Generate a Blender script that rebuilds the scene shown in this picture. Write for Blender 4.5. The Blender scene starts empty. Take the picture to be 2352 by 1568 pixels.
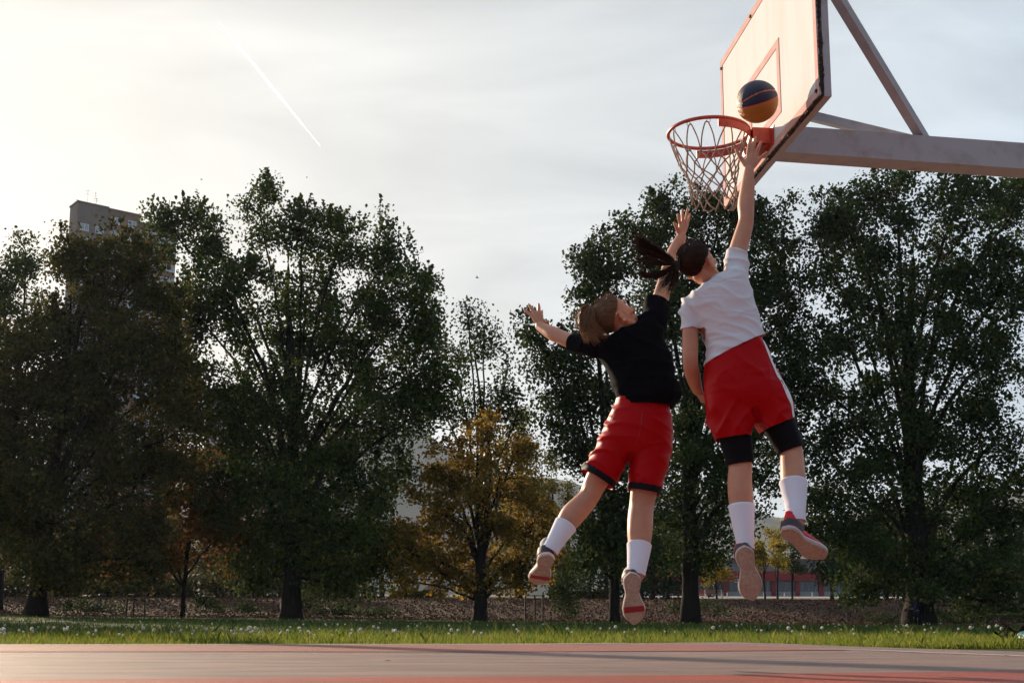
import bpy, bmesh, math, random
import numpy as np
from mathutils import Vector, Matrix, noise as mnoise

random.seed(7)
rng = np.random.default_rng(7)
R = math.radians
scene = bpy.context.scene
col = scene.collection

# ------------------------------------------------------------------ camera, world, sun, exposure
# The place is measured in metres: x right, y away from the camera, z up; court surface z = 0.
CAM_H, PITCH, FOC = 0.23, R(9), 2800.0          # focal length in units of a 2352-wide picture
CY = 1425 - FOC * math.tan(PITCH)
cam_data = bpy.data.cameras.new('camera')
cam = bpy.data.objects.new('camera', cam_data)
col.objects.link(cam)
cam.location = (0, 0, CAM_H)
cam.rotation_euler = (math.pi / 2 + PITCH, 0, 0)
cam_data.sensor_width = 36
cam_data.lens = FOC / 2352 * 36
cam_data.shift_y = (CY - 784) / 2352
cam_data.clip_end = 20000
cam_data.clip_start = 0.05
scene.camera = cam

SUN_AZ, SUN_EL = R(36), R(17.5)                 # degrees to the left of the view direction, height
sun_to = Vector((-math.sin(SUN_AZ) * math.cos(SUN_EL), math.cos(SUN_AZ) * math.cos(SUN_EL), math.sin(SUN_EL)))
sd = bpy.data.lights.new('sun', 'SUN')
sd.energy = 5.0
sd.angle = R(0.5)
sd.color = (1.0, 0.79, 0.57)
sun = bpy.data.objects.new('sun', sd)
sun.rotation_euler = sun_to.to_track_quat('Z', 'Y').to_euler()
sun.location = sun_to * 60
col.objects.link(sun)

world = bpy.data.worlds.new('World')
scene.world = world
world.use_nodes = True
nt = world.node_tree
nt.nodes.clear()
wo = nt.nodes.new('ShaderNodeOutputWorld')
bg = nt.nodes.new('ShaderNodeBackground')
bg.inputs['Strength'].default_value = 0.072
sky = nt.nodes.new('ShaderNodeTexSky')
sky.sky_type = 'NISHITA'
sky.sun_disc = False
sky.sun_elevation = SUN_EL
sky.sun_rotation = -SUN_AZ
sky.air_density = 1.0
sky.dust_density = 2.0
sky.ozone_density = 1.5
# thin high cloud: noise over the sky plane; it scatters the sky's own light to a paler, evener white
tc = nt.nodes.new('ShaderNodeTexCoord')
sep = nt.nodes.new('ShaderNodeSeparateXYZ')
nt.links.new(tc.outputs['Generated'], sep.inputs[0])
zz = nt.nodes.new('ShaderNodeMath'); zz.operation = 'MAXIMUM'; zz.inputs[1].default_value = 0.0
nt.links.new(sep.outputs['Z'], zz.inputs[0])
za = nt.nodes.new('ShaderNodeMath'); za.operation = 'ADD'; za.inputs[1].default_value = 0.22
nt.links.new(zz.outputs[0], za.inputs[0])
dv = nt.nodes.new('ShaderNodeVectorMath'); dv.operation = 'DIVIDE'
cmb = nt.nodes.new('ShaderNodeCombineXYZ')
for i in range(3):
    nt.links.new(za.outputs[0], cmb.inputs[i])
nt.links.new(tc.outputs['Generated'], dv.inputs[0])
nt.links.new(cmb.outputs[0], dv.inputs[1])
mp = nt.nodes.new('ShaderNodeMapping')
mp.inputs['Rotation'].default_value = (0, 0, R(28))
mp.inputs['Scale'].default_value = (1.3, 3.4, 1.0)
nt.links.new(dv.outputs[0], mp.inputs[0])
nz = nt.nodes.new('ShaderNodeTexNoise')
nz.inputs['Scale'].default_value = 1.15
nz.inputs['Detail'].default_value = 9
nz.inputs['Roughness'].default_value = 0.56
nz.inputs['Distortion'].default_value = 0.6
nt.links.new(mp.outputs[0], nz.inputs['Vector'])
cr = nt.nodes.new('ShaderNodeMapRange')
cr.inputs['From Min'].default_value = 0.34
cr.inputs['From Max'].default_value = 0.68
cr.inputs['To Min'].default_value = 0.88
cr.inputs['To Max'].default_value = 1.0
nt.links.new(nz.outputs['Fac'], cr.inputs['Value'])
# cloud light: part follows the sky's colour and brightness at that place, part is the even white of the veil
hs = nt.nodes.new('ShaderNodeHueSaturation')
hs.inputs['Saturation'].default_value = 0.55
hs.inputs['Value'].default_value = 0.05
nt.links.new(sky.outputs[0], hs.inputs['Color'])
veil = nt.nodes.new('ShaderNodeMapRange')
veil.inputs['From Min'].default_value = 0.3
veil.inputs['From Max'].default_value = 0.72
veil.inputs['To Min'].default_value = 5.3
veil.inputs['To Max'].default_value = 7.1
nt.links.new(nz.outputs['Fac'], veil.inputs['Value'])
vcol = nt.nodes.new('ShaderNodeMix'); vcol.data_type = 'RGBA'; vcol.blend_type = 'MULTIPLY'
vcol.inputs['Factor'].default_value = 1
vtint = nt.nodes.new('ShaderNodeMix'); vtint.data_type = 'RGBA'     # bluish veil away from the sun, cream towards it
vtint.inputs['A'].default_value = (0.74, 0.96, 1.20, 1)
vtint.inputs['B'].default_value = (1.03, 1.0, 0.925, 1)
vfac = nt.nodes.new('ShaderNodeMapRange'); vfac.inputs['From Min'].default_value = 0.50; vfac.inputs['From Max'].default_value = 0.97
# thin cloud scatters forward: brighter towards the sun, dimmer away from it
dt = nt.nodes.new('ShaderNodeVectorMath'); dt.operation = 'DOT_PRODUCT'
dt.inputs[1].default_value = tuple(sun_to)
nt.links.new(tc.outputs['Generated'], dt.inputs[0])
ph1 = nt.nodes.new('ShaderNodeMapRange'); ph1.inputs['From Min'].default_value = -1; ph1.inputs['From Max'].default_value = 1
nt.links.new(dt.outputs['Value'], ph1.inputs['Value'])
ph2 = nt.nodes.new('ShaderNodeMath'); ph2.operation = 'POWER'; ph2.inputs[1].default_value = 1.5
nt.links.new(ph1.outputs[0], ph2.inputs[0])
ph3 = nt.nodes.new('ShaderNodeMath'); ph3.operation = 'MULTIPLY_ADD'; ph3.inputs[1].default_value = 0.66; ph3.inputs[2].default_value = 0.50
nt.links.new(ph2.outputs[0], ph3.inputs[0])
vm = nt.nodes.new('ShaderNodeMath'); vm.operation = 'MULTIPLY'
nt.links.new(veil.outputs[0], vm.inputs[0]); nt.links.new(ph3.outputs[0], vm.inputs[1])
nt.links.new(vm.outputs[0], vcol.inputs['B'])
nt.links.new(ph2.outputs[0], vfac.inputs['Value']); nt.links.new(vfac.outputs[0], vtint.inputs['Factor']); nt.links.new(vtint.outputs['Result'], vcol.inputs['A'])
cmul = nt.nodes.new('ShaderNodeMix'); cmul.data_type = 'RGBA'; cmul.blend_type = 'ADD'
cmul.inputs['Factor'].default_value = 1
nt.links.new(vcol.outputs['Result'], cmul.inputs['A'])
nt.links.new(hs.outputs[0], cmul.inputs['B'])
mx = nt.nodes.new('ShaderNodeMix'); mx.data_type = 'RGBA'
nt.links.new(cr.outputs[0], mx.inputs['Factor'])
nt.links.new(sky.outputs[0], mx.inputs['A'])
nt.links.new(cmul.outputs['Result'], mx.inputs['B'])
nt.links.new(mx.outputs['Result'], bg.inputs['Color'])
nt.links.new(bg.outputs[0], wo.inputs['Surface'])

vs = scene.view_settings
vs.view_transform = 'Standard'
vs.look = 'None'
vs.exposure = 0.75
vs.gamma = 1
vs.use_curve_mapping = False
scene.cycles.max_bounces = 5
scene.cycles.diffuse_bounces = 3
scene.cycles.glossy_bounces = 2
scene.cycles.transmission_bounces = 4
scene.cycles.transparent_max_bounces = 12
scene.cycles.sample_clamp_indirect = 8
scene.cycles.use_adaptive_sampling = True
scene.cycles.adaptive_threshold = 0.025


# ------------------------------------------------------------------ helpers
def P(u, v, Y):
    """World point seen at picture position (u, v) of a 2352 x 1568 frame, at distance y = Y."""
    x = (u - 1176) / FOC
    y = (CY - v) / FOC
    d = np.array([x, math.cos(PITCH) - y * math.sin(PITCH), math.sin(PITCH) + y * math.cos(PITCH)])
    return np.array([0, 0, CAM_H]) + d * (Y / d[1])


def G(u, v, z=0.0):
    """Point of the court plane at picture position (u, v)."""
    a = P(u, v, 1.0) - np.array([0, 0, CAM_H])
    return np.array([0, 0, CAM_H]) + a * ((z - CAM_H) / a[2])


def nrm(a):
    a = np.asarray(a, float)
    return a / (np.linalg.norm(a) + 1e-12)


def sstep(a, b, x):
    t = np.clip((x - a) / (b - a), 0, 1)
    return t * t * (3 - 2 * t)


class MB:
    """Collects geometry and links it as one mesh object."""
    def __init__(self):
        self.v, self.f, self.m = [], [], []
        self.n = 0

    def add(self, verts, faces, mi=0):
        b = self.n
        self.v.extend([tuple(map(float, p)) for p in verts])
        self.n += len(verts)
        for fc in faces:
            self.f.append(tuple(b + i for i in fc))
            self.m.append(mi)
        return self

    def box(self, c, s, rot=None, mi=0):
        c = np.asarray(c, float); h = np.asarray(s, float) / 2
        pts = []
        for dx in (-1, 1):
            for dy in (-1, 1):
                for dz in (-1, 1):
                    q = np.array([dx * h[0], dy * h[1], dz * h[2]])
                    if rot is not None:
                        q = np.array(rot) @ q
                    pts.append(c + q)
        return self.add(pts, [(0, 1, 3, 2), (4, 6, 7, 5), (0, 4, 5, 1), (2, 3, 7, 6), (0, 2, 6, 4), (1, 5, 7, 3)], mi)

    def rings(self, rings, cap=True, mi=0, closed=False):
        n = len(rings[0]); k = len(rings)
        pts = [p for r in rings for p in r]
        fs = []
        for i in range(k - (0 if closed else 1)):
            a, b = i * n, ((i + 1) % k) * n
            for j in range(n):
                j2 = (j + 1) % n
                fs.append((a + j, a + j2, b + j2, b + j))
        if cap and not closed:
            fs.append(tuple(range(n - 1, -1, -1)))
            fs.append(tuple((k - 1) * n + j for j in range(n)))
        return self.add(pts, fs, mi)

    def tube(self, pts, rad, n=12, cap=True, mi=0, flat=1.0, side=None, round_ends=False, closed=False):
        pts = np.asarray(pts, float)
        k = len(pts)
        rad = np.broadcast_to(np.asarray(rad, float), (k,)).copy()
        if round_ends:
            d0 = nrm(pts[0] - pts[1]); d1 = nrm(pts[-1] - pts[-2])
            add0 = [pts[0] + d0 * rad[0] * s for s in (0.95, 0.75, 0.4)]
            add1 = [pts[-1] + d1 * rad[-1] * s for s in (0.4, 0.75, 0.95)]
            rr = np.array([0.31, 0.66, 0.92])
            rad = np.concatenate([rad[0] * rr, rad, rad[-1] * rr[::-1]])
            pts = np.array(add0 + list(pts) + add1)
            k = len(pts)
        if closed:
            tan = np.roll(pts, -1, 0) - np.roll(pts, 1, 0)
        else:
            tan = np.gradient(pts, axis=0)
        tan /= np.linalg.norm(tan, axis=1)[:, None] + 1e-12
        s = np.array(side, float) if side is not None else (np.array([1., 0, 0]) if abs(tan[0][0]) < 0.8 else np.array([0, 1., 0]))
        rings = []
        for i in range(k):
            s = s - tan[i] * np.dot(s, tan[i]); s = nrm(s)
            b = np.cross(tan[i], s)
            a = np.arange(n) * 2 * math.pi / n
            rings.append(pts[i] + rad[i] * (np.cos(a)[:, None] * s + flat * np.sin(a)[:, None] * b))
        return self.rings(rings, cap, mi, closed)

    def limb(self, pts, rad, n=20, steps=5, mi=0, flat=1.0, side=None, round_ends=True):
        p, r = catmull(pts, rad, steps)
        return self.tube(p, r, n, True, mi, flat, side, round_ends)

    def ellipsoid(self, c, ax, n=20, m=12, mi=0):
        """ax: three world vectors, the half axes."""
        c = np.asarray(c, float); ax = np.asarray(ax, float)
        rings = []
        for i in range(1, m):
            t = math.pi * i / m
            a = np.arange(n) * 2 * math.pi / n
            rings.append(c + math.sin(t) * (np.cos(a)[:, None] * ax[0] + np.sin(a)[:, None] * ax[1]) + math.cos(t) * ax[2])
        pts = [c + ax[2]] + [p for r in rings for p in r] + [c - ax[2]]
        fs = []
        for j in range(n):
            fs.append((0, 1 + j, 1 + (j + 1) % n))
            L = 1 + (m - 2) * n
            fs.append((L + j, len(pts) - 1, L + (j + 1) % n))
        for i in range(m - 2):
            for j in range(n):
                a, b = 1 + i * n, 1 + (i + 1) * n
                fs.append((a + j, b + j, b + (j + 1) % n, a + (j + 1) % n))
        return self.add(pts, fs, mi)

    def mesh(self, name='mesh', smooth=False):
        me = bpy.data.meshes.new(name)
        me.from_pydata(self.v, [], self.f)
        if any(self.m):
            me.polygons.foreach_set('material_index', self.m)
        if smooth:
            me.polygons.foreach_set('use_smooth', [True] * len(me.polygons))
        me.update()
        return me

    def build(self, name, mat, parent=None, smooth=False):
        return link_mesh(name, self.mesh(name, smooth), mat, parent)


def link_mesh(name, me, mat, parent=None):
    mats = mat if isinstance(mat, (list, tuple)) else [mat]
    if len(me.materials) == 0:
        for m in mats:
            me.materials.append(m)
    o = bpy.data.objects.new(name, me)
    col.objects.link(o)
    if parent is not None:
        o.parent = parent
        o.matrix_parent_inverse = parent.matrix_world.inverted() if parent.type != 'EMPTY' else Matrix.Translation(-parent_world(parent))
    return o


def parent_world(o):
    l = Vector(o.location)
    while o.parent is not None:
        o = o.parent
    return l


def quads(name, verts, nper, mat, parent=None, smooth=False):
    """Fast mesh from an (N*nper, 3) vertex array, one nper-gon each."""
    verts = np.asarray(verts, np.float32)
    n = len(verts) // nper
    me = bpy.data.meshes.new(name)
    me.vertices.add(len(verts))
    me.vertices.foreach_set('co', verts.ravel())
    me.loops.add(n * nper)
    me.loops.foreach_set('vertex_index', np.arange(n * nper, dtype=np.int32))
    me.polygons.add(n)
    me.polygons.foreach_set('loop_start', np.arange(0, n * nper, nper, dtype=np.int32))
    try:
        me.polygons.foreach_set('loop_total', np.full(n, nper, np.int32))
    except Exception:
        pass
    me.update(calc_edges=True)
    return link_mesh(name, me, mat, parent)


def catmull(pts, rad, steps=5):
    pts = np.asarray(pts, float); k = len(pts)
    rad = np.broadcast_to(np.asarray(rad, float), (k,))
    q = np.concatenate([pts, rad[:, None]], 1)
    q = np.vstack([2 * q[0] - q[1], q, 2 * q[-1] - q[-2]])
    out = []
    for i in range(1, k):
        p0, p1, p2, p3 = q[i - 1], q[i], q[i + 1], q[i + 2]
        for s in range(steps):
            t = s / steps
            out.append(0.5 * ((2 * p1) + (-p0 + p2) * t + (2 * p0 - 5 * p1 + 4 * p2 - p3) * t * t + (-p0 + 3 * p1 - 3 * p2 + p3) * t ** 3))
    out.append(q[k])
    out = np.array(out)
    return out[:, :3], np.maximum(out[:, 3], 0.001)


def empty(name, loc, label=None, cat=None, group=None):
    o = bpy.data.objects.new(name, None)
    o.empty_display_size = 0.1
    o.location = loc
    col.objects.link(o)
    return tag(o, label, cat, group)


def tag(o, label=None, cat=None, group=None, kind=None):
    if label: o['label'] = label
    if cat: o['category'] = cat
    if group: o['group'] = group
    if kind: o['kind'] = kind
    return o


def copy_tree(o, parent=None):
    c = o.copy()
    col.objects.link(c)
    c.parent = parent
    for ch in list(o.children):
        copy_tree(ch, c)
    return c


def remesh(mb, voxel, smooth=6, name='body'):
    """Union of closed pieces as one continuous skin."""
    me = mb.mesh(name)
    ob = bpy.data.objects.new('tmp', me)
    col.objects.link(ob)
    m = ob.modifiers.new('r', 'REMESH')
    m.mode = 'VOXEL'
    m.voxel_size = voxel
    s = ob.modifiers.new('s', 'SMOOTH')
    s.factor = 0.5
    s.iterations = smooth
    dg = bpy.context.evaluated_depsgraph_get()
    me2 = bpy.data.meshes.new_from_object(ob.evaluated_get(dg))
    bpy.data.objects.remove(ob)
    bpy.data.meshes.remove(me)
    me2.name = name
    me2.polygons.foreach_set('use_smooth', [True] * len(me2.polygons))
    me2.materials.clear()
    return me2


def displace(me, fn):
    n = len(me.vertices)
    co = np.empty(n * 3, np.float32); me.vertices.foreach_get('co', co); co = co.reshape(-1, 3)
    no = np.empty(n * 3, np.float32); me.vertices.foreach_get('normal', no); no = no.reshape(-1, 3)
    d = fn(co, no)
    co2 = co + (no * d[:, None] if d.ndim == 1 else d)
    me.vertices.foreach_set('co', co2.astype(np.float32).ravel())
    me.update()


def noise3(co, sc, off=(0, 0, 0)):
    ox, oy, oz = off
    return np.array([mnoise.noise(Vector((p[0] * sc + ox, p[1] * sc + oy, p[2] * sc + oz))) for p in co])


def cut(me, planes):
    """Open hems: planes = [(centre, outward normal, radius)]; removes what lies beyond each plane near the centre."""
    bm = bmesh.new(); bm.from_mesh(me)
    for c, n, r in planes:
        c = Vector(c); n = Vector(n).normalized()
        fs = [f for f in bm.faces if (f.calc_center_median() - c).length < r]
        geom = set(fs)
        for f in fs:
            geom.update(f.edges); geom.update(f.verts)
        bmesh.ops.bisect_plane(bm, geom=list(geom), plane_co=c, plane_no=n, clear_outer=True)
    bm.to_mesh(me); bm.free(); me.update()


# ------------------------------------------------------------------ materials
def mat(name, base, rough=0.7, noise=None, bump=0.0, bump_scale=60, spec=0.4, metal=0.0, trans=0.0, sheen=0.0,
        island=None, sss=0.0, coords='Object', stretch=None, coat=0.0, detail=6, wrinkle=None):
    """noise = (scale, colour2, low, high): mottles base with colour2. island = list of colours picked per piece."""
    m = bpy.data.materials.new(name)
    m.use_nodes = True
    t = m.node_tree; N = t.nodes; L = t.links
    b = N['Principled BSDF']; out = N['Material Output']
    b.inputs['Roughness'].default_value = rough
    b.inputs['Metallic'].default_value = metal
    b.inputs['Specular IOR Level'].default_value = spec
    b.inputs['Base Color'].default_value = (*base, 1)
    if coat: b.inputs['Coat Weight'].default_value = coat
    if sheen:
        b.inputs['Sheen Weight'].default_value = sheen
        b.inputs['Sheen Roughness'].default_value = 0.5
    if sss:
        b.inputs['Subsurface Weight'].default_value = sss
        b.inputs['Subsurface Radius'].default_value = (0.012, 0.005, 0.003)
        b.inputs['Subsurface Scale'].default_value = 1.0
    colsock = None
    tcn = N.new('ShaderNodeTexCoord')
    vec = tcn.outputs[coords]
    if stretch:
        mpn = N.new('ShaderNodeMapping'); mpn.inputs['Scale'].default_value = stretch
        L.new(vec, mpn.inputs[0]); vec = mpn.outputs[0]
    if island:
        geo = N.new('ShaderNodeNewGeometry')
        rp = N.new('ShaderNodeValToRGB')
        rp.color_ramp.interpolation = 'LINEAR'
        els = rp.color_ramp.elements
        while len(els) < len(island): els.new(0.5)
        for i, c in enumerate(island):
            els[i].position = i / (len(island) - 1); els[i].color = (*c, 1)
        L.new(geo.outputs['Random Per Island'], rp.inputs[0])
        colsock = rp.outputs[0]
    if noise:
        sc, c2, lo, hi = noise
        nn = N.new('ShaderNodeTexNoise'); nn.inputs['Scale'].default_value = sc; nn.inputs['Detail'].default_value = detail
        nn.inputs['Roughness'].default_value = 0.6
        L.new(vec, nn.inputs['Vector'])
        mr = N.new('ShaderNodeMapRange'); mr.inputs['From Min'].default_value = lo; mr.inputs['From Max'].default_value = hi
        L.new(nn.outputs['Fac'], mr.inputs['Value'])
        mm = N.new('ShaderNodeMix'); mm.data_type = 'RGBA'
        L.new(mr.outputs[0], mm.inputs['Factor'])
        if colsock is not None: L.new(colsock, mm.inputs['A'])
        else: mm.inputs['A'].default_value = (*base, 1)
        mm.inputs['B'].default_value = (*c2, 1)
        colsock = mm.outputs['Result']
    if colsock is not None:
        L.new(colsock, b.inputs['Base Color'])
    if bump:
        bn = N.new('ShaderNodeTexNoise'); bn.inputs['Scale'].default_value = bump_scale; bn.inputs['Detail'].default_value = 4
        L.new(vec, bn.inputs['Vector'])
        bp = N.new('ShaderNodeBump'); bp.inputs['Strength'].default_value = bump; bp.inputs['Distance'].default_value = 0.01
        L.new(bn.outputs['Fac'], bp.inputs['Height'])
        L.new(bp.outputs[0], b.inputs['Normal'])
        if wrinkle:   # creases too fine for the mesh: (scale, strength, direction stretch)
            wm_ = N.new('ShaderNodeMapping'); wm_.inputs['Scale'].default_value = wrinkle[2]; wm_.inputs['Rotation'].default_value = (0, R(32), 0)
            L.new(tcn.outputs[coords], wm_.inputs[0])
            wn = N.new('ShaderNodeTexNoise'); wn.inputs['Scale'].default_value = wrinkle[0]; wn.inputs['Detail'].default_value = 3; wn.inputs['Distortion'].default_value = 1.2
            wn.noise_type = 'RIDGED_MULTIFRACTAL'
            L.new(wm_.outputs[0], wn.inputs['Vector'])
            wb = N.new('ShaderNodeBump'); wb.inputs['Strength'].default_value = wrinkle[1]; wb.inputs['Distance'].default_value = 0.012
            L.new(wn.outputs['Fac'], wb.inputs['Height']); L.new(bp.outputs[0], wb.inputs['Normal']); L.new(wb.outputs[0], b.inputs['Normal'])
    if trans:
        tr = N.new('ShaderNodeBsdfTranslucent')
        if colsock is not None: L.new(colsock, tr.inputs['Color'])
        else: tr.inputs['Color'].default_value = (*base, 1)
        ms = N.new('ShaderNodeMixShader'); ms.inputs[0].default_value = trans
        L.new(b.outputs[0], ms.inputs[1]); L.new(tr.outputs[0], ms.inputs[2]); L.new(ms.outputs[0], out.inputs['Surface'])
    return m


M = {}
M['court_grey'] = mat('court grey', (0.29, 0.19, 0.155), 0.6, noise=(2.2, (0.17, 0.125, 0.115), 0.36, 0.66), bump=0.9, bump_scale=150, spec=0.22, stretch=(0.5, 1.6, 1), detail=12)
M['court_red'] = mat('court red', (0.38, 0.085, 0.055), 0.6, noise=(2.2, (0.25, 0.08, 0.06), 0.36, 0.66), bump=0.9, bump_scale=150, spec=0.22, stretch=(0.5, 1.6, 1), detail=12)
M['court_band'] = mat('glare washed court band', (0.34, 0.115, 0.085), 0.6, noise=(2.2, (0.25, 0.125, 0.105), 0.34, 0.64), bump=0.9, bump_scale=150, spec=0.22, stretch=(0.5, 1.6, 1), detail=12)  # red band desaturated, sun glare washed into its colour
M['court_line'] = mat('court line', (0.62, 0.55, 0.46), 0.7, noise=(30, (0.3, 0.27, 0.25), 0.45, 0.75))
M['soil'] = mat('soil', (0.055, 0.04, 0.025), 0.95, noise=(9, (0.03, 0.022, 0.015), 0.4, 0.6), bump=0.6)
M['lawn'] = mat('lawn', (0.04, 0.062, 0.018), 0.95, noise=(0.7, (0.06, 0.06, 0.025), 0.4, 0.65), bump=0.5, bump_scale=40, spec=0.1)
M['grass'] = mat('grass', (0.07, 0.11, 0.02), 0.75, island=[(0.07, 0.12, 0.018), (0.13, 0.18, 0.022), (0.19, 0.22, 0.03), (0.30, 0.25, 0.08)], trans=0.55, spec=0.12)  # near strip yellowed, sunlight put into the blade colours
M['grass_shade'] = mat('shade tinted grass', (0.05, 0.09, 0.02), 0.8, island=[(0.03, 0.07, 0.016), (0.05, 0.095, 0.02), (0.075, 0.11, 0.025), (0.13, 0.12, 0.05)], trans=0.4, spec=0.06)  # same grass in darker greens, tree shade put into the colour
M['bank'] = mat('leafy bank', (0.065, 0.035, 0.024), 0.95, noise=(1.4, (0.055, 0.04, 0.025), 0.35, 0.65), bump=0.8, bump_scale=12, spec=0.1)
M['litter'] = mat('leaf litter', (0.16, 0.085, 0.05), 0.85, island=[(0.08, 0.036, 0.022), (0.13, 0.056, 0.032), (0.19, 0.085, 0.05), (0.045, 0.023, 0.017)], spec=0.15)
M['far_ground'] = mat('far ground', (0.085, 0.055, 0.035), 0.95, noise=(0.15, (0.06, 0.06, 0.025), 0.4, 0.6))
M['pave'] = mat('paving', (0.28, 0.26, 0.25), 0.9, noise=(0.6, (0.22, 0.21, 0.2), 0.4, 0.6))
M['bark'] = mat('bark', (0.026, 0.020, 0.017), 0.95, noise=(3, (0.012, 0.010, 0.009), 0.4, 0.6), bump=1.0, bump_scale=9, stretch=(3, 3, 0.6), spec=0.1)
M['bark_pale'] = mat('pale bark', (0.10, 0.085, 0.07), 0.9, noise=(3, (0.05, 0.042, 0.035), 0.4, 0.6), bump=0.6, bump_scale=9, spec=0.1)
def leafmat(name, cols, trans=0.35, c2=None):
    c2 = c2 or tuple(min(1, q * 0.45) for q in cols[0])
    return mat(name, cols[0], 0.7, island=cols, trans=trans, spec=0.05, noise=(0.42, c2, 0.45, 0.75), detail=2)
M['leaf_green'] = leafmat('poplar leaf', [(0.024, 0.050, 0.013), (0.042, 0.075, 0.017), (0.062, 0.096, 0.021), (0.14, 0.13, 0.025)], 0.36)
M['leaf_dark'] = leafmat('dark leaf', [(0.017, 0.038, 0.012), (0.030, 0.058, 0.015), (0.045, 0.075, 0.019), (0.09, 0.095, 0.024)], 0.32)
M['leaf_olive'] = leafmat('olive leaf', [(0.040, 0.052, 0.015), (0.060, 0.066, 0.018), (0.085, 0.075, 0.022), (0.17, 0.11, 0.026)], 0.40)
M['leaf_maple'] = leafmat('maple leaf', [(0.11, 0.09, 0.02), (0.21, 0.14, 0.024), (0.27, 0.14, 0.026), (0.36, 0.25, 0.04)], 0.45)
M['leaf_rust'] = leafmat('rusty leaf', [(0.13, 0.05, 0.02), (0.20, 0.07, 0.022), (0.16, 0.085, 0.022), (0.08, 0.06, 0.022)], 0.4)
M['leaf_gold'] = leafmat('golden leaf', [(0.24, 0.19, 0.02), (0.36, 0.25, 0.025), (0.16, 0.17, 0.03), (0.45, 0.28, 0.035)], 0.5)
M['leaf_shrub'] = leafmat('shrub leaf', [(0.03, 0.055, 0.018), (0.05, 0.075, 0.025), (0.045, 0.06, 0.025)], 0.3)

SKIN = (0.54, 0.245, 0.14)
M['skin'] = mat('skin', SKIN, 0.5, noise=(9, (0.46, 0.19, 0.125), 0.40, 0.68), sss=0.12, spec=0.4, bump=0.05, bump_scale=220)
M['hair_dark'] = mat('dark brown hair', (0.045, 0.022, 0.014), 0.38, island=[(0.018, 0.008, 0.006), (0.042, 0.018, 0.010), (0.12, 0.05, 0.02)], trans=0.45, spec=0.35)
M['hair_light'] = mat('light brown hair', (0.24, 0.12, 0.06), 0.36, island=[(0.20, 0.10, 0.048), (0.34, 0.18, 0.085), (0.55, 0.32, 0.16)], trans=0.45, spec=0.6)
M['hair_cap_shade'] = mat('brown hair', (0.13, 0.065, 0.034), 0.34, island=[(0.09, 0.044, 0.022), (0.18, 0.09, 0.044), (0.32, 0.17, 0.085)], trans=0.3, spec=0.6)  # head hair darker than the ponytail, shade put into the colour
M['black_elastic'] = mat('black elastic', (0.012, 0.012, 0.014), 0.8)
M['white_cotton'] = mat('white cotton', (0.72, 0.71, 0.76), 0.85, bump=0.12, bump_scale=500, trans=0.06, spec=0.2, wrinkle=(5, 0.8, (1.0, 1.0, 3.0)))
M['black_cotton'] = mat('black cotton', (0.0045, 0.0045, 0.007), 0.9, bump=0.12, bump_scale=500, spec=0.05, wrinkle=(4.5, 0.5, (1.0, 1.0, 2.6)))
M['red_mesh'] = mat('red sports polyester', (0.39, 0.001, 0.004), 0.45, bump=0.1, bump_scale=700, spec=0.11, wrinkle=(4, 1.0, (1.0, 1.0, 2.6)))
M['dark_trim'] = mat('dark trim', (0.006, 0.006, 0.010), 0.7, spec=0.15)
M['white_trim'] = mat('white trim', (0.78, 0.77, 0.78), 0.7)
M['sock'] = mat('ribbed white sock', (0.72, 0.70, 0.78), 0.9, spec=0.15)
M['compression'] = mat('black compression fabric', (0.004, 0.004, 0.006), 0.7, spec=0.12, bump=0.1, bump_scale=500)
M['gum'] = mat('dusty tan outsole', (0.50, 0.35, 0.27), 0.8, noise=(70, (0.36, 0.24, 0.19), 0.4, 0.7), bump=0.5, bump_scale=230, spec=0.2)
M['midsole'] = mat('cream midsole', (0.72, 0.66, 0.60), 0.6, noise=(40, (0.58, 0.5, 0.45), 0.45, 0.75))
M['shoe_grey'] = mat('pale grey knit', (0.42, 0.40, 0.39), 0.85, bump=0.3, bump_scale=500)
M['shoe_dark'] = mat('charcoal heel', (0.035, 0.034, 0.045), 0.6)
M['shoe_red'] = mat('red shoe', (0.60, 0.006, 0.010), 0.5, bump=0.15, bump_scale=400)
M['shoe_silver'] = mat('grey midsole', (0.45, 0.44, 0.46), 0.5)
M['red_stripe'] = mat('dark red rubber', (0.32, 0.012, 0.018), 0.6)

M['board'] = mat('board white paint', (0.66, 0.665, 0.67), 0.9, noise=(7, (0.60, 0.58, 0.565), 0.45, 0.8), stretch=(1, 1, 0.15), spec=0.04)
M['board_red'] = mat('faded red paint', (0.60, 0.36, 0.33), 0.9, noise=(10, (0.63, 0.48, 0.45), 0.45, 0.8), spec=0.04)
M['board_edge'] = mat('rotten board edge', (0.03, 0.02, 0.017), 0.95, noise=(40, (0.10, 0.06, 0.045), 0.5, 0.7), bump=0.8, bump_scale=60)
M['steel_white'] = mat('white painted steel', (0.44, 0.42, 0.44), 0.55, noise=(9, (0.32, 0.28, 0.27), 0.5, 0.8), spec=0.3)
M['rim_red'] = mat('orange red enamel', (0.50, 0.055, 0.022), 0.45, noise=(26, (0.30, 0.03, 0.022), 0.5, 0.75), spec=0.5)
M['rim_dark'] = mat('darker red', (0.26, 0.018, 0.018), 0.5)
M['net'] = mat('net cord', (0.40, 0.30, 0.24), 0.85, noise=(60, (0.25, 0.16, 0.13), 0.4, 0.7))
M['rust'] = mat('rusty bolt', (0.06, 0.03, 0.022), 0.8)
M['ball_navy'] = mat('navy ball rubber', (0.016, 0.016, 0.05), 0.5, bump=0.35, bump_scale=330, spec=0.4)
M['ball_yellow'] = mat('amber ball rubber', (0.42, 0.17, 0.02), 0.5, bump=0.35, bump_scale=330, spec=0.4)
M['ball_seam'] = mat('orange ball seam', (0.55, 0.12, 0.04), 0.5)

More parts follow.
